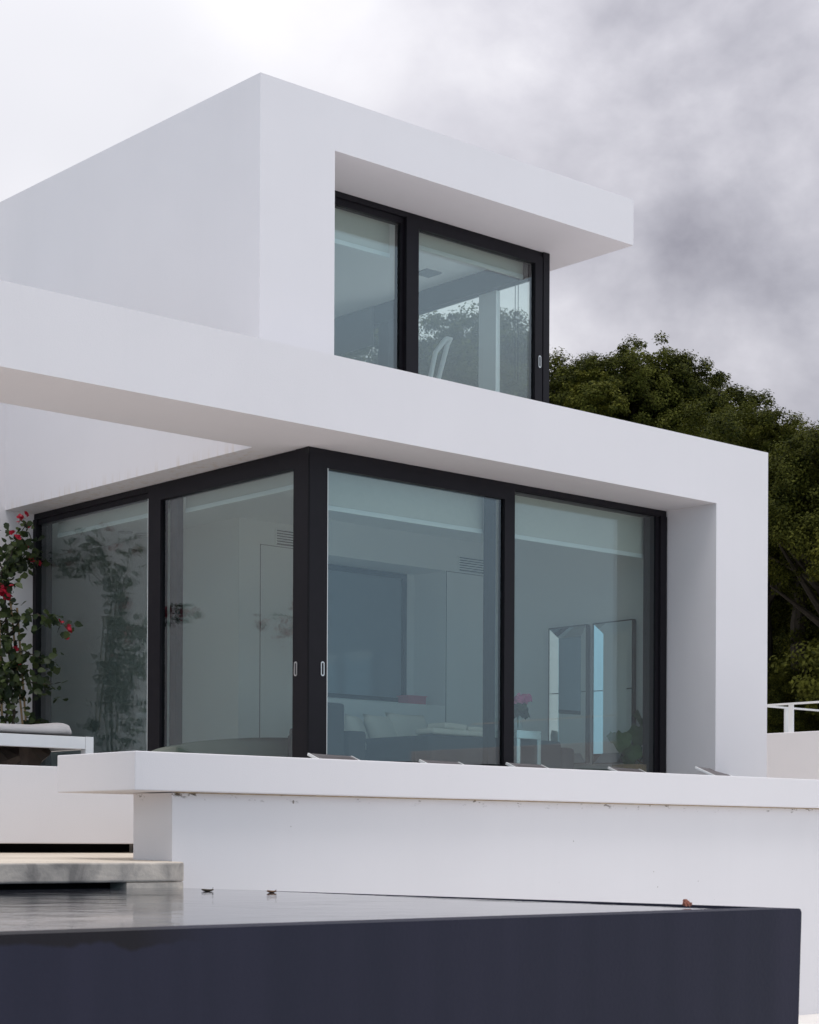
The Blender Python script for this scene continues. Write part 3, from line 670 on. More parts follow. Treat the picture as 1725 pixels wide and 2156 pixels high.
# ------------------------------------------------------------------ furniture behind the glass
FAB = mat('grey_upholstery', (0.055, 0.06, 0.072), 0.9, var=0.12, vscale=40, bump=0.15, bscale=200)
FAB2 = mat('dark_grey_upholstery', (0.045, 0.042, 0.044), 0.9, var=0.1, vscale=40)
WC = mat('cream_cotton', (0.66, 0.64, 0.58), 0.9, var=0.06, vscale=9, bump=0.3, bscale=18)
c0 = atY(906, 1545, 0.42)
sofa = empty('corner_sofa', (c0.x, c0.y, ZF), label='long grey upholstered corner sofa seen from behind through the glass', cat='sofa')
zb = c0.z - ZF
pe = atX(773, 1540, c0.x)
ly_ = pe.y - c0.y + 0.5
def sbox(name, m, *a, bev=0.04, parent=sofa): 
    bm = bmesh.new(); bx(bm, *a, bev=bev); return obj(name, bm, m, parent, smooth=True)
sbox('backrest', FAB, 0.0, 1.5, 0.0, 0.2, 0.30, zb)
sbox('backrest', FAB, 0.0, 0.2, 0.205, ly_, 0.30, zb - 0.004)
sbox('base', FAB, 0.01, 1.5, 0.01, 0.9, 0.06, 0.30, bev=0.02); sbox('base', FAB, 0.011, 0.9, 0.905, ly_, 0.06, 0.299, bev=0.02)
sbox('seat', FAB, 0.21, 1.5, 0.22, 0.92, 0.302, 0.45); sbox('seat', FAB, 0.21, 0.9, 0.925, ly_, 0.302, 0.45)
sbox('armrest', FAB, 1.502, 1.66, 0.0, 0.9, 0.06, zb - 0.05)
for x, y in ((0.05, 0.05), (1.55, 0.05), (0.05, ly_ - 0.08), (0.8, ly_ - 0.08), (1.55, 0.8)): box('leg', M['gasket'], sofa, x, x + 0.05, y, y + 0.05, 0, 0.06)
arm = atY(738, 1538, 0.62)
ac = empty('armchair', (arm.x, arm.y, ZF), label='dark grey armchair with high back beside the corner post inside', cat='armchair')
za = arm.z - ZF
sbox('armrest', FAB2, 0.0, 0.17, 0.0, 0.8, 0.1, za, bev=0.03, parent=ac)
sbox('armrest', FAB2, -0.53, -0.40, 0.0, 0.10, 0.1, za, bev=0.03, parent=ac)
sbox('backrest', FAB2, -0.28, -0.03, 0.02, 0.30, 0.2, za + 0.21, bev=0.035, parent=ac)
sbox('seat', FAB2, -0.395, -0.005, 0.31, 0.80, 0.1, 0.42, bev=0.03, parent=ac)
for x, y in ((-0.48, 0.02), (0.08, 0.05), (-0.30, 0.7), (0.08, 0.7)): box('foot', M['gasket'], ac, x, x + 0.04, y, y + 0.04, 0, 0.1)

# low round-backed sofa near the side window
ra, rb = atY(375, 1600, 1.5), atY(640, 1556, 1.5)
rs = empty('round_sofa', (rb.x, 1.5, ZF), label='low grey green sofa with a curved back behind the left glass', cat='sofa')
bm = bmesh.new(); hh = rb.z - ZF; half = rb.x - ra.x
outl = [(-half - 0.35, 0.08)] + [(-half - 0.35 + (2 * half + 0.7) * (1 - math.cos(math.pi * i / 24)) / 2, hh - 0.30 + 0.30 * math.sin(math.pi * i / 24) ** 0.8) for i in range(25)] + [(half + 0.35, 0.08)]
prism(bm, outl, 'y', -0.09, 0.09); bmesh.ops.bevel(bm, geom=[e for e in bm.edges if abs(e.verts[0].co.y - e.verts[1].co.y) < 1e-6], offset=0.03, segments=3, affect='EDGES')
GG = mat('sage_upholstery', (0.20, 0.22, 0.19), 0.9, var=0.08, vscale=30)
obj('backrest', bm, GG, rs, smooth=True); sbox('seat', GG, -half - 0.3, half + 0.3, 0.1, 0.75, 0.08, 0.42, parent=rs)
def pillow(name, c, w, h, t, rx, rz, m, lab):
    bm = bmesh.new(); n = 10; g = {}
    for s in (1, -1):
        for i in range(n + 1):
            for j in range(n + 1):
                a, b = i / n * 2 - 1, j / n * 2 - 1
                puff = (max(0, 1 - a ** 4) * max(0, 1 - b ** 4)) ** 0.5
                pin = 1 - 0.07 * (1 - abs(a)) * abs(b) ** 3 - 0.07 * (1 - abs(b)) * abs(a) ** 3
                g[s, i, j] = bm.verts.new((a * w / 2 * pin, s * t / 2 * puff, b * h / 2 * pin))
        for i in range(n):
            for j in range(n):
                bm.faces.new((g[s, i, j], g[s, i + 1, j], g[s, i + 1, j + 1], g[s, i, j + 1]))
    bmesh.ops.remove_doubles(bm, verts=bm.verts[:], dist=1e-5)
    o = obj(name, bm, m, smooth=True); o.location = c; o.rotation_euler = (R(rx), 0, R(rz)); tag(o, lab, 'cushion', 'cream cushions on the corner sofa'); return o
for (u, v, w_, rz, rx, lab) in ((752, 1524, 0.5, 40, -20, 'cream cushion leaning on the sofa right beside the armchair'),
                        (815, 1522, 0.48, 12, -24, 'slim cream cushion standing between two wider ones on the sofa'),
                        (862, 1520, 0.5, 8, -18, 'cream cushion at the right end of the row on the sofa')):
    q = atY(u, v, 1.35); pillow('throw_cushion', (q.x, 1.35, q.z - 0.10), w_, 0.36, 0.15, rx, rz, WC, lab)
def folded(name, u0, u1, v, y, hgt, lab, layers):
    a, b = atY(u0, v, y), atY(u1, v, y); e_ = empty(name, ((a.x + b.x) / 2, y, c0.z), label=lab, cat='throw', group='folded throws on the sofa back')
    w_ = (b.x - a.x) / 2
    for i, (dx, sc_) in enumerate(layers):
        bm = bmesh.new(); h = hgt / len(layers); bx(bm, dx - w_ * sc_, dx + w_ * sc_, -0.02, 0.2, i * h + 0.001, (i + 1) * h, bev=h * 0.42)
        for vv in bm.verts: vv.co.z += 0.006 * math.sin(vv.co.x * 25 + i) * (i + 0.3); vv.co.y += 0.01 * math.sin(vv.co.x * 17)
        obj('fold', bm, WC, e_, smooth=True)
folded('folded_throw', 905, 985, 1540, 0.45, 0.10, 'folded cream throw on the sofa corner nearest the cushions', ((0.02, 1.0), (0.06, 0.62)))
folded('folded_throw', 980, 1035, 1540, 0.45, 0.085, 'folded cream throw on the sofa back next to the side table', ((0.02, 1.0), (0.0, 0.9)))
# pink tub on the niche sill
q = atY(868, 1482, 2.2); bm = bmesh.new(); bx(bm, -0.105, 0.105, -0.07, 0.07, 0, 0.085, bev=0.008)
for vv in bm.verts:
    if vv.co.z > 0.05: vv.co.x *= 1.06; vv.co.y *= 1.06
tub = obj('storage_tub', bm, mat('coral_plastic', (0.50, 0.09, 0.13), 0.5, var=0.1, vscale=6)); tub.location = (q.x, 2.2, -0.779)
box('tub_rim', mat('coral_rim', (0.58, 0.12, 0.16), 0.4), tub, -0.117, 0.117, -0.08, 0.08, 0.078, 0.088, bev=0.003)
tag(tub, 'coral pink tub on the white sill under the inner window', 'tub')

# mirrored side table
t0 = atY(1089, 1537, 0.3); zt2 = t0.z - ZF
tb = empty('mirrored_side_table', (t0.x, t0.y, ZF), label='square mirror clad side table with four slim legs behind the mullion', cat='side table')
w2, d2 = 0.28, 0.36
MI = M['mirror']; TM = mat('mirror_clad', (0.66, 0.78, 0.80), 0.12, metal=0.75, var=0.08, vscale=5)
bars('table_top', tb, [(0, w2, 0, d2, zt2 - 0.068, zt2)], TM, bev=0.004)
for x, y in ((0, 0), (w2 - 0.042, 0), (0, d2 - 0.042), (w2 - 0.042, d2 - 0.042)): box('leg', TM, tb, x + 0.001, x + 0.041, y + 0.001, y + 0.041, 0, zt2 - 0.069, bev=0.003)
# vase with peonies
vx, vy = t0.x + 0.13, 0.42
bm = bmesh.new(); lathe(bm, [(0.001, 0.003), (0.034, 0.003), (0.036, 0.02), (0.03, 0.09), (0.026, 0.13), (0.034, 0.165), (0.031, 0.165), (0.023, 0.13), (0.027, 0.09), (0.032, 0.02), (0.001, 0.012)], (0, 0, 0), 24)
va = obj('glass_vase', bm, M['clear'], smooth=True); va.location = (vx, vy, t0.z + 0.001); tag(va, 'clear waisted glass vase on the mirrored table', 'vase')
rng = np.random.default_rng(7)
bq = empty('peony_bouquet', (vx, vy, t0.z + 0.02), label='pink peonies with dark leaves in the clear vase', cat='flowers')
bm = bmesh.new()
heads = [(-0.075, 0.0, 0.215, 0.040), (-0.03, -0.03, 0.225, 0.05), (0.045, -0.02, 0.245, 0.062), (0.06, 0.03, 0.215, 0.05), (0.0, 0.04, 0.20, 0.05)]
for hx, hy, hz, hr in heads: tube(bm, [(0.005 * hx, 0, 0), (hx * 0.2, hy * 0.2, 0.13), (hx, hy, hz)], 0.004, 6)
obj('stem', bm, M['house_leaf'], bq)
for hx, hy, hz, hr in heads:
    n = 60; d_ = rng.normal(size=(n, 3)); d_ /= np.linalg.norm(d_, axis=1, keepdims=True); d_[:, 2] = np.abs(d_[:, 2]) * 0.8 - 0.15
    leaves('bloom', np.array([hx, hy, hz]) + d_ * hr * (0.55 + 0.45 * rng.random((n, 1))), d_ + 0.5 * rng.normal(size=(n, 3)), np.full(n, hr * 0.95), M['peony'], bq, rng, HEART)
n = 34; an = rng.random(n) * 6.28; pos = np.stack([np.cos(an) * (0.03 + 0.06 * rng.random(n)), np.sin(an) * 0.05, 0.11 + 0.08 * rng.random(n)], 1)
leaves('foliage', pos, np.stack([np.cos(an), np.sin(an), 0.4 + 0 * an], 1) + 0.4 * rng.normal(size=(n, 3)), 0.07 + 0.03 * rng.random(n), M['vine_leaf'], bq, rng, HEART)
bm = bmesh.new(); lathe(bm, [(0.001, 0.001), (0.035, 0.001), (0.034, 0.006), (0.006, 0.012), (0.006, 0.05), (0.04, 0.07), (0.052, 0.11), (0.049, 0.11), (0.038, 0.075), (0.001, 0.058)], (0, 0, 0), 24)
bo = obj('glass_bowl', bm, M['clear'], smooth=True); bo.location = (t0.x + 0.052, 0.585, t0.z + 0.001); tag(bo, 'footed clear glass bowl beside the vase, half behind the mullion', 'bowl')

# two bevelled mirrors on the right wall
def wall_mirror(y0, y1, z0, z1, lab):
    m_ = empty('wall_mirror', (4.2, (y0 + y1) / 2, z0), label=lab, cat='mirror', group='tall mirrors on the white side wall')
    a, b, c, t = y0 - (y0 + y1) / 2, y1 - (y0 + y1) / 2, z1 - z0, 0.085
    box('backing', M['mirror_edge'], m_, -0.02, -0.002, a, b, 0, c)
    bars('side_edge', m_, [(-0.060, -0.0205, a - 0.010, a - 0.001, -0.009, c + 0.009), (-0.060, -0.0205, b + 0.001, b + 0.010, -0.009, c + 0.009), (-0.060, -0.0205, a - 0.0005, b + 0.0005, c + 0.001, c + 0.009), (-0.060, -0.0205, a - 0.0005, b + 0.0005, -0.009, -0.001)], M['mirror_edge'])
    box('mirror_glass', MI, m_, -0.028, -0.0205, a + t, b - t, t, c - t)
    def strip(p):
        bm = bmesh.new(); vs_ = [bm.verts.new(q) for q in p]; bm.faces.new(vs_)
        g_ = bmesh.ops.extrude_face_region(bm, geom=bm.faces[:]); bmesh.ops.translate(bm, verts=[v for v in g_['geom'] if isinstance(v, bmesh.types.BMVert)], vec=(0.006, 0, 0)); return obj('bevelled_border', bm, MI, m_)
    o_, i_ = -0.055, -0.030
    mid = c * 0.52; gp = 0.004
    for (s0, s1) in ((a, a + t), (b, b - t)):
        strip([(o_, s0, 0), (i_, s1, t), (i_, s1, mid - gp), (o_, s0, mid - gp)]); strip([(o_, s0, mid + gp), (i_, s1, mid + gp), (i_, s1, c - t), (o_, s0, c)])
    strip([(o_, a, 0.001), (o_, b, 0.001), (i_, b - t, t), (i_, a + t, t)]); strip([(o_, a, c - 0.001), (o_, b, c - 0.001), (i_, b - t, c - t), (i_, a + t, c - t)])
wall_mirror(0.757, 1.200, -1.31, -0.112, 'tall narrow mirror on the white wall, next to the peonies')
wall_mirror(0.222, 0.664, -1.32, -0.112, 'tall narrow mirror on the white wall, half hidden by the potted plant')

# plant in a basket
pb = atY(1330, 1612, 0.05)
bk = empty('wicker_basket', (pb.x, 0.05, ZF), label='low woven wicker basket with a loop handle by the right jamb', cat='basket')
hb = pb.z - ZF + 0.005
bm = bmesh.new(); lathe(bm, [(0.001, 0.0), (0.15, 0.0), (0.19, hb * 0.5), (0.165, hb), (0.155, hb), (0.178, hb * 0.5), (0.14, 0.02), (0.001, 0.02)], (0, 0, 0), 28)
wk = mat('wicker', (0.32, 0.20, 0.10), 0.8, var=0.45, vscale=40, bump=0.8, bscale=60); obj('body', bm, wk, bk, smooth=True)
bm = bmesh.new(); tube(bm, [(0.15 * 1.0 + 0.10 * math.sin(t) , -0.02 + 0.02 * math.sin(2 * t), hb + 0.01 + 0.07 * (1 - math.cos(t)) * 0.5) for t in [i * math.pi / 7 for i in range(-1, 15)]], 0.006, 8); obj('handle', bm, wk, bk)
pl = empty('potted_plant', (pb.x, 0.05, ZF + 0.1), label='green house plant with large round leaves standing in the basket', cat='plant')
bm = bmesh.new(); bl = []
for (u, v, sz, yy) in ((1352, 1512, 0.16, 0.10), (1310, 1560, 0.17, -0.02), (1345, 1548, 0.20, 0.0), (1375, 1550, 0.16, 0.08), (1290, 1552, 0.09, 0.1), (1335, 1585, 0.15, -0.05), (1325, 1600, 0.12, 0.08), (1318, 1582, 0.10, 0.15)):
    q = atY(u, v, 0.05 + yy) - Vector((pb.x, 0.05, ZF + 0.1)); bl.append((q, sz)); tube(bm, [(0, 0, 0), (q.x * 0.3, q.y * 0.3, q.z * 0.6), tuple(q)], [0.008, 0.006, 0.004], 6)
obj('stem', bm, M['house_leaf'], pl)
for q, sz in bl:
    bm = bmesh.new(); cen = bm.verts.new((0, 0, -0.012)); ring_ = []
    for j in range(18):
        t = 2 * math.pi * j / 18; rr_ = sz * (0.55 + 0.06 * math.sin(5 * t)); 
        if j == 0: rr_ *= 0.7
        if j == 9: rr_ *= 1.15
        ring_.append(bm.verts.new((rr_ * math.cos(t), rr_ * 0.9 * math.sin(t), 0.02 * abs(math.sin(t)) + 0.012 * math.cos(3 * t))))
    for j in range(18): bm.faces.new((cen, ring_[j], ring_[(j + 1) % 18]))
    lf = obj('leaf', bm, M['house_leaf'], pl, smooth=True); lf.location = q
    dv = (CAM - Vector((pb.x, 0, -1.2))).normalized() + Vector((q.x * 1.5, q.y, 0.5 + q.z * 0.2)); lf.rotation_euler = dv.to_track_quat('Z', 'X').to_euler(); md = lf.modifiers.new('s', 'SOLIDIFY'); md.thickness = 0.002

# chair upstairs
q0, q1, q2, q3 = atY(906, 797, 1.6), atY(917, 742, 1.6), atY(941, 713, 1.6), atY(949, 713, 1.6)
ch = empty('lounge_chair', (q0.x, 1.6, ZP + 0.012), label='white tube framed chair with tilted open back in the upper room', cat='chair')
def lc(p): return (p.x - q0.x, p.y - 1.6, p.z - ZP - 0.012)
bm = bmesh.new(); low = atY(900, 830, 1.6); 
tube(bm, [(-0.16, 0, 0.5), lc(q0), lc(q1), (lc(q2)[0] - 0.02, 0, lc(q2)[2] - 0.012), lc(q2), lc(q3), (lc(q3)[0] - 0.01, 0.03, lc(q3)[2] - 0.05), (lc(q0)[0] + 0.14, 0.06, lc(q0)[2]), (0.0, 0.06, 0.5)], 0.022, 10)
obj('back_frame', bm, M['rail_white'], ch, smooth=True)
bars('seat', ch, [(-0.5, 0.05, -0.15, 0.35, 0.44, 0.5)], FAB, bev=0.015)
for x in (-0.47, 0.02):
    for y in (-0.13, 0.33): bars('leg', ch, [(x - 0.015, x + 0.015, y - 0.015, y + 0.015, 0, 0.44)], M['rail_white'])

# ------------------------------------------------------------------ bougainvillea
def bougainvillea(name, base, branches, seed, lab, nleaf=26):
    rng = np.random.default_rng(seed)
    root = empty(name, base, label=lab, cat='plant')
    B0 = Vector(base)
    bm = bmesh.new(); P_, Nn, S_, T_ = [], [], [], []; FL = []
    for br in branches:
        pts = [Vector(p) - B0 for p, *_ in br['pts']]
        # smooth the polyline
        fine = []
        for a, b in zip(pts, pts[1:]):
            for k in range(5):
                t = k / 5; fine.append(a.lerp(b, t) + Vector(rng.normal(size=3)) * 0.006)
        fine.append(pts[-1])
        r0_ = br.get('r', 0.008); tube(bm, fine, [r0_ * (1 - 0.75 * i / len(fine)) for i in range(len(fine))], 6)
        ln_ = sum((b - a).length for a, b in zip(pts, pts[1:])); n = int(ln_ * br.get('dens', 70) * 1.0)
        for i in range(n):
            t = rng.random() ** 0.8; j = min(int(t * (len(fine) - 1)), len(fine) - 2)
            if t < br.get('bare', 0): continue
            c = fine[j].lerp(fine[j + 1], rng.random())
            sp = br.get('spread', 0.055)
            P_.append(c + Vector(rng.normal(size=3)) * sp + Vector((0, 0, -0.015))); nn = Vector(rng.normal(size=3)) + Vector((-0.6, -0.8, 0.7)); Nn.append(nn)
            S_.append(0.05 + 0.035 * rng.random()); T_.append(rng.random() ** 1.6)
        for (p, rad, k) in br.get('fl', ()):
            FP, FN, FS = [], [], []; FL.append((FP, FN, FS))
            for i in range(int(k * 0.7) + 1):
                FP.append(Vector(p) - B0 + Vector(rng.normal(size=3)) * rad * (0.30 if k < 60 else 0.42)); FN.append(Vector(rng.normal(size=3)) + Vector((-0.5, -0.7, 0.3))); FS.append(0.035 + 0.018 * rng.random())
    obj('stem', bm, M['bark'], root)
    leaves('foliage', np.array(P_), np.array(Nn), np.array(S_), M['vine_leaf'], root, rng, HEART, np.array(T_))
    for P1, N1, S1 in FL: leaves('flower_cluster', np.array(P1), np.array(N1), np.array(S1), M['bract'], root, rng, HEART)
    return root
A_ = lambda u, v, y=2.9: (tuple(atY(u, v, y + 0.19)),)
fl = lambda u, v, rad, k, y=2.85: (tuple(atY(u, v, y + 0.19)), rad, k)
bp_ = (-0.22, 3.12, -1.45)
main = [
    dict(pts=[((-0.20, 3.12, -1.4),), A_(30, 1500), A_(22, 1400), A_(12, 1300), A_(8, 1230)], r=0.016, dens=40, bare=0.1),
    dict(pts=[((-0.24, 3.12, -1.4),), A_(20, 1460), A_(30, 1380), A_(8, 1290), A_(10, 1200), A_(30, 1150, 2.97), A_(55, 1100, 3.03)], r=0.012, dens=95, bare=0.45, spread=0.05, fl=[fl(45, 1090, .05, 12), fl(60, 1082, .04, 6), fl(25, 1122, .03, 4), fl(40, 1128, .03, 4)]),
    dict(pts=[A_(8, 1230), A_(30, 1190, 3.02), A_(55, 1165, 3.12), A_(82, 1178, 3.19)], dens=130, spread=0.055, fl=[fl(58, 1150, .03, 5, 3.1), fl(64, 1178, .04, 7, 3.1), fl(82, 1188, .02, 4, 3.15), fl(62, 1105, .025, 5, 3.05)]),
    dict(pts=[A_(20, 1340), A_(45, 1300, 2.8), A_(80, 1292, 2.6), A_(110, 1305, 2.45), A_(152, 1325, 2.35)], dens=80, spread=0.04, fl=[fl(148, 1325, .045, 14, 2.35), fl(128, 1310, .03, 4, 2.38), fl(140, 1340, .03, 6, 2.35)]),
    dict(pts=[A_(15, 1400), A_(50, 1370, 2.8), A_(85, 1385, 2.65), A_(118, 1395, 2.5)], dens=85, spread=0.045, fl=[fl(35, 1362, .05, 9), fl(42, 1400, .03, 4)]),
    dict(pts=[A_(20, 1450), A_(50, 1430, 2.8), A_(80, 1440, 2.65), A_(112, 1440, 2.5)], dens=110, spread=0.055),
    dict(pts=[A_(0, 1480), A_(30, 1440, 2.85), A_(60, 1400, 2.8)], dens=150, spread=0.085),
    dict(pts=[A_(0, 1330), A_(12, 1300), A_(20, 1370), A_(30, 1420)], dens=150, spread=0.08),
    dict(pts=[A_(-30, 1420), A_(0, 1400), A_(20, 1460)], dens=150, spread=0.1),
    dict(pts=[A_(0, 1250), A_(5, 1200), A_(-15, 1160), A_(-20, 1110)], dens=110, spread=0.07, fl=[fl(8, 1245, .075, 40), fl(15, 1255, .06, 22), fl(-20, 1120, .05, 10)]),
    dict(pts=[((-0.25, 3.1, -0.9),), (( -0.45, 3.08, -0.35),), ((-0.62, 3.06, -0.06),), ((-1.05, 3.02, -0.03),)], dens=95, spread=0.05, fl=[((-0.72, 3.05, -0.03), .07, 40), ((-0.88, 3.04, -0.03), .075, 46), ((-1.02, 3.02, -0.02), .06, 30)]),
    dict(pts=[((-0.22, 3.12, -1.35),), ((-0.36, 3.05, -1.1),), ((-0.30, 3.0, -0.7),), ((-0.42, 3.0, -0.45),)], dens=140, spread=0.085),
    dict(pts=[((-0.22, 3.12, -1.4),), A_(60, 1520), A_(95, 1515, 2.8)], dens=70, spread=0.03)]
bg_ = bougainvillea('bougainvillea', bp_, main, 11, 'tall red flowering bougainvillea climbing canes beside the left window')
bm = bmesh.new()
for a, b in ((A_(48, 1530), A_(20, 1245)), (A_(55, 1525), A_(36, 1280)), (A_(5, 1530), A_(-4, 1240))):
    tube(bm, [Vector(a[0]) - Vector(bp_), Vector(b[0]) - Vector(bp_)], 0.009, 7)
obj('support_cane', bm, M['cane'], bg_)
bm = bmesh.new(); bx(bm, -0.60, 0.14, 2.88, 3.38, -1.951, -1.45, bev=0.015); pt = obj('planter_box', bm, M['pot'])
box('soil', M['soil'], pt, -0.57, 0.11, 2.91, 3.35, -1.46, -1.447); tag(pt, 'white planter box holding the bougainvillea by the left window', 'planter')
b2 = (-2.45, 2.95, -1.45)
sec = [dict(pts=[(b2,), ((-2.4, 2.9, -0.7),), ((-2.2, 2.85, -0.1),), ((-1.95, 2.82, 0.02),)], dens=60, spread=0.07, r=0.01, fl=[((-2.05, 2.82, -0.03), .15, 130), ((-2.25, 2.84, -0.1), .16, 120), ((-1.86, 2.81, -0.12), .11, 80), ((-1.95, 2.82, 0.10), .07, 24)]),
       dict(pts=[((-1.95, 2.82, 0.0),), ((-1.7, 2.8, 0.02),), ((-1.52, 2.78, -0.10),)], dens=12, spread=0.03, r=0.004, fl=[((-1.55, 2.78, -0.09), .07, 36), ((-1.50, 2.78, -0.02), .03, 6)]),
       dict(pts=[(b2,), ((-2.6, 2.95, -0.5),), ((-2.8, 2.9, 0.3),)], dens=80, spread=0.09, r=0.012)]
bougainvillea('bougainvillea', b2, sec, 23, 'second red bougainvillea, seen only as a reflection in the left windows')
bm = bmesh.new(); bx(bm, -2.85, -2.05, 2.72, 3.2, -1.951, -1.45, bev=0.015); p2 = obj('planter_box', bm, M['pot']); box('soil', M['soil'], p2, -2.82, -2.08, 2.75, 3.17, -1.46, -1.447)
tag(p2, 'white planter box of the second bougainvillea farther left', 'planter')

# ------------------------------------------------------------------ floating leaves on the pool
def dead_leaf(u, v, size, col, lab, name='dead_leaf', rz=0.0, curl=0.35):
    d = ray(u, v); p = CAM + d * ((ZW - CAM.z) / d.z)
    bm = bmesh.new(); n = 8; L_, R_, Cn = [], [], []
    for i in range(n + 1):
        t = i / n; wd = 0.28 * math.sin(math.pi * t ** 0.8) * size; z = curl * size * (t - 0.5) ** 2 * 1.6
        Cn.append(bm.verts.new(((t - 0.5) * size, 0, z))); L_.append(bm.verts.new(((t - 0.5) * size, wd, z + wd * curl))); R_.append(bm.verts.new(((t - 0.5) * size, -wd, z + wd * curl * 0.8)))
    for i in range(n):
        bm.faces.new((Cn[i], Cn[i + 1], L_[i + 1], L_[i])); bm.faces.new((R_[i], R_[i + 1], Cn[i + 1], Cn[i]))
    bmesh.ops.remove_doubles(bm, verts=bm.verts[:], dist=1e-6)
    o = obj(name, bm, mat(name + '_skin', col, 0.7, var=0.4, vscale=60), smooth=True); md = o.modifiers.new('s', 'SOLIDIFY'); md.thickness = 0.006
    bm = bmesh.new(); tube(bm, [(size * 0.45, 0, 0.1 * size), (size * 0.42, 0.0, 0.18 * size), (size * 0.44, 0.02 * size, 0.34 * size)], 0.0012, 5); obj('stalk', bm, o.data.materials[0], o)
    o.location = (p.x, p.y, ZW - 0.001); o.rotation_euler = (0, 0, rz); tag(o, lab, 'leaf', 'fallen leaves on the pool'); return o
dead_leaf(437, 1877, 0.058, (0.05, 0.035, 0.018), 'dark dead leaf with upright stalk floating nearest the concrete slab', rz=-0.75, curl=0.30)
dead_leaf(572, 1880, 0.046, (0.16, 0.08, 0.04), 'small brown curled leaf floating along the pool wall', rz=-0.6, curl=0.42)
d = ray(1445, 1911); p = CAM + d * ((ZW - CAM.z) / d.z)
fr = empty('fallen_flower', (p.x, p.y, ZW + 0.002), label='withered coral flower floating near the pool corner', cat='flower')
n = 16; dd = rng.normal(size=(n, 3)); dd[:, 2] = np.abs(dd[:, 2]) + 0.2; dd /= np.linalg.norm(dd, axis=1, keepdims=True)
leaves('petal', dd * np.array([0.016, 0.016, 0.016]) + np.array([0, 0, 0.006]), dd + 0.4 * rng.normal(size=(n, 3)), np.full(n, 0.02), leaf_mat('coral_petal', (0.30, 0.09, 0.06), (0.55, 0.25, 0.18)), fr, rng, HEART)

# ------------------------------------------------------------------ trees on the hill
def make_crown(name, seed, rx, rz, nlobe, per, m, parent, size=(0.034, 0.070)):
    """rounded lobes, each covered in leaf clumps, so the crown billows and shades itself"""
    rng = np.random.default_rng(seed)
    pos, nrm, tone = [], [], []
    def unit(n):
        q = rng.normal(size=(n, 3)); return q / np.linalg.norm(q, axis=1, keepdims=True)
    for b in range(nlobe):
        d_ = unit(1)[0]; d_[2] = d_[2] if d_[2] > -0.55 else -d_[2] * 0.5
        c = d_ * np.array([rx, rx, rz]) * (0.42 + 0.40 * rng.random()); lr = rx * (0.24 + 0.20 * rng.random()); lt = 0.40 + 0.16 * rng.normal()
        for dcl in unit(int(34 * (lr / (rx * 0.34)) ** 2)):
            if dcl[2] < -0.75: continue
            cc = c + dcl * lr * (0.80 + 0.34 * rng.random() ** 2) * np.array([1, 1, 0.92]); cr_ = lr * (0.16 + 0.15 * rng.random())
            k = int(per * (0.5 + rng.random()) * (cr_ / (rx * 0.08)) ** 1.6)
            q = unit(k); pos.append(cc + q * cr_ * (0.35 + 0.75 * rng.random((k, 1))) * np.array([1, 1, 0.8]))
            nrm.append(q * 0.55 + dcl * 0.6 + np.array([0, 0, 0.45]) + 0.38 * rng.normal(size=(k, 3)))
            tone.append(np.clip(lt + 0.10 * rng.normal() + 0.20 * rng.normal(size=k), 0, 1))
    pos = np.concatenate(pos); nrm = np.concatenate(nrm); tone = np.concatenate(tone)
    return leaves(name, pos, nrm, size[0] + (size[1] - size[0]) * rng.random(len(pos)), m, parent, rng, LEAF, tone)
def make_tree(seed, rx, rz, th, m, nblob=26, per=130):
    root = empty('oak_tree'); cz_ = th + rz * 0.75
    cr = make_crown('crown', seed, rx, rz, nblob, per, m, root); cr.location = (0, 0, cz_)
    co_ = np.empty(len(cr.data.vertices) * 3, np.float32); cr.data.vertices.foreach_get('co', co_); top = float(np.percentile(co_[2::3], 99.85))
    rg = random.Random(seed); bm = bmesh.new()
    tube(bm, [(-0.1, 0, -4.5), (0.06, 0.02, th * 0.5), (-0.05, 0.08, th), (0.05, 0, cz_ + rz * 0.3)], [0.24, 0.17, 0.13, 0.04], 9)
    for i in range(9):
        a = rg.random() * 6.28; h0 = th * (0.7 + 0.5 * rg.random()); l = rx * (0.40 + 0.25 * rg.random()); dz = rz * (0.3 + 0.9 * rg.random())
        tube(bm, [(0, 0, h0), (math.cos(a) * l * 0.5, math.sin(a) * l * 0.5, h0 + dz * 0.6), (math.cos(a + 0.3) * l, math.sin(a + 0.3) * l, h0 + dz)], [0.09, 0.05, 0.015], 6)
    obj('trunk', bm, M['bark'], root); return root, cz_ + top
protoA, hA = make_tree(3, 1.9, 1.9, 2.0, M['oak_leaf'])
protoB, hB = make_tree(8, 1.6, 2.3, 1.6, M['oak_leaf_light'], 24, 130)
protoC, hC = make_tree(15, 2.3, 2.0, 1.4, M['oak_leaf'], 32, 130)
used = set()
def put(proto, h, u, v, dist, sc, rz, lab):
    key = proto.name
    if key in used: o = copy_tree(proto)
    else: o = proto; used.add(key)
    q = atD(u, v, dist); o.scale = (sc, sc, sc * 1.0); o.location = (q.x, q.y, q.z - h * sc); o.rotation_euler = (0, 0, rz)
    tag(o, lab, 'tree', 'evergreen oaks on the hillside behind the house')
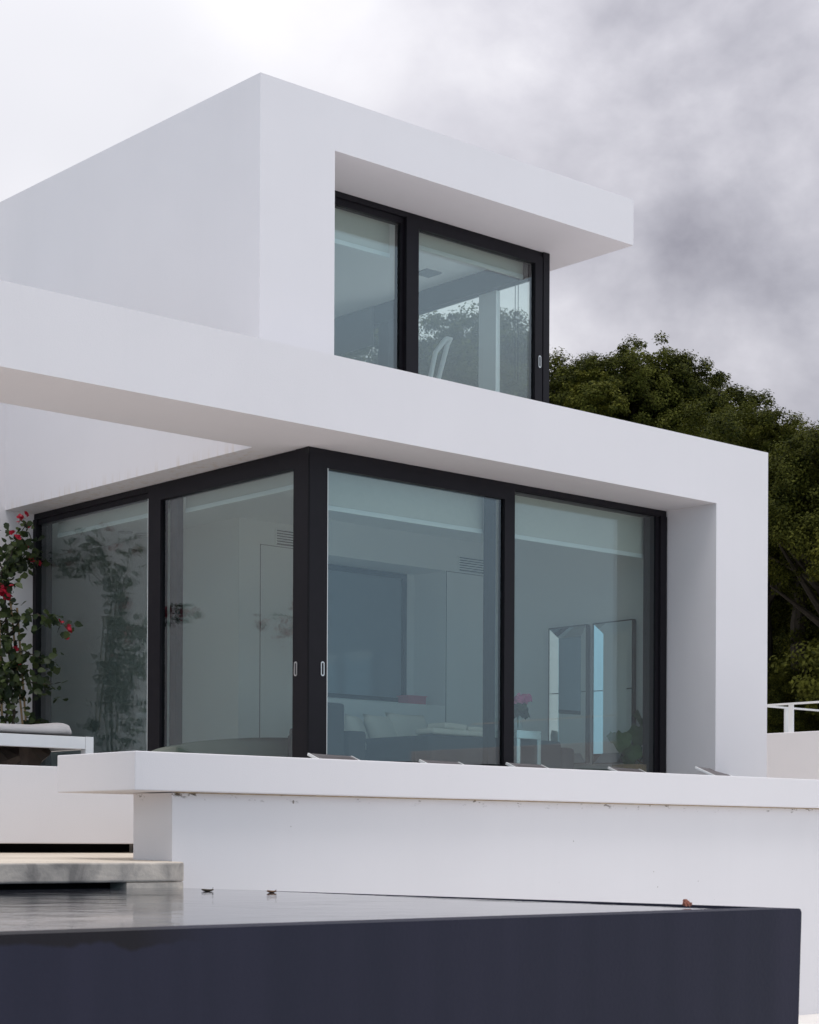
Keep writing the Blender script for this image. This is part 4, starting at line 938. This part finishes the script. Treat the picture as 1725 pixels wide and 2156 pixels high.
row = [(protoB, hB, 1192, 766, 27.0, 0.80, 0.3, 'light olive green tree touching the black upper window frame'),
       (protoA, hA, 1316, 727, 29.5, 0.78, 0.0, 'tallest dark oak crown right of the upper window with sky showing through'),
       (protoC, hC, 1262, 812, 30.5, 0.80, 1.0, 'dense oak filling the dip left of the tallest crown'),
       (protoA, hA, 1428, 757, 30.0, 0.80, 2.1, 'broad dark oak crown right of the tallest one'),
       (protoC, hC, 1375, 840, 31.0, 0.85, 3.0, 'dense oak filling the dip between the two tallest crowns'),
       (protoB, hB, 1532, 818, 29.0, 0.80, 1.4, 'narrow loose oak crown on the falling treeline'),
       (protoC, hC, 1430, 868, 27.5, 0.80, 4.0, 'low dense oak in front, just above the terrace beam'),
       (protoC, hC, 1612, 848, 25.0, 0.68, 0.6, 'pale topped oak above the outer corner of the house'),
       (protoB, hB, 1690, 858, 24.0, 0.62, 1.9, 'pale topped oak right of the outer corner of the house'),
       (protoC, hC, 1765, 872, 23.0, 0.66, 2.6, 'oak at the right edge of the photo under the sky'),
       (protoA, hA, 930, 662, 33.0, 1.15, 3.3, 'oak crown seen through the upper room left of the white post'),
       (protoC, hC, 1065, 712, 31.0, 0.85, 5.1, 'oak crown seen through the upper room right of the white post'),
       (protoC, hC, 770, 728, 34.0, 1.15, 1.9, 'oak crown seen low through the left upper pane'),
       (protoC, hC, 1572, 846, 27.5, 0.70, 5.0, 'dense oak crown filling the treeline left of the outer house corner'),
       (protoC, hC, 1695, 950, 29.0, 1.15, 4.4, 'dark shaded oak under the canopy right of the house'),
       (protoC, hC, 1640, 1150, 37.0, 1.0, 0.2, 'dark oak deep in the shade behind the outer house corner'),
       (protoC, hC, 1780, 1170, 38.0, 1.0, 3.2, 'dark oak deep in the shade above the white railing'),
       (protoB, hB, 1890, 900, 22.0, 0.8, 0.9, 'oak added just outside the right edge to block light from the trees beside it'),  # this and the next two added to keep light off the foliage at right
       (protoA, hA, 2090, 1000, 21.5, 1.1, 3.9, 'spreading oak added farther outside the right edge to block light, beside the boundary wall'),
       (protoC, hC, 1950, 1050, 24.5, 1.0, 1.3, 'low oak added to block light, behind the others outside the right edge'),
       (protoB, hB, 1745, 1310, 24.5, 0.55, 3.7, 'bushy young oak just above the white railing'),
       (protoC, hC, 1640, 1395, 23.5, 0.36, 5.5, 'small dark oak bush behind the railing corner')]
for r_ in row: put(*r_)
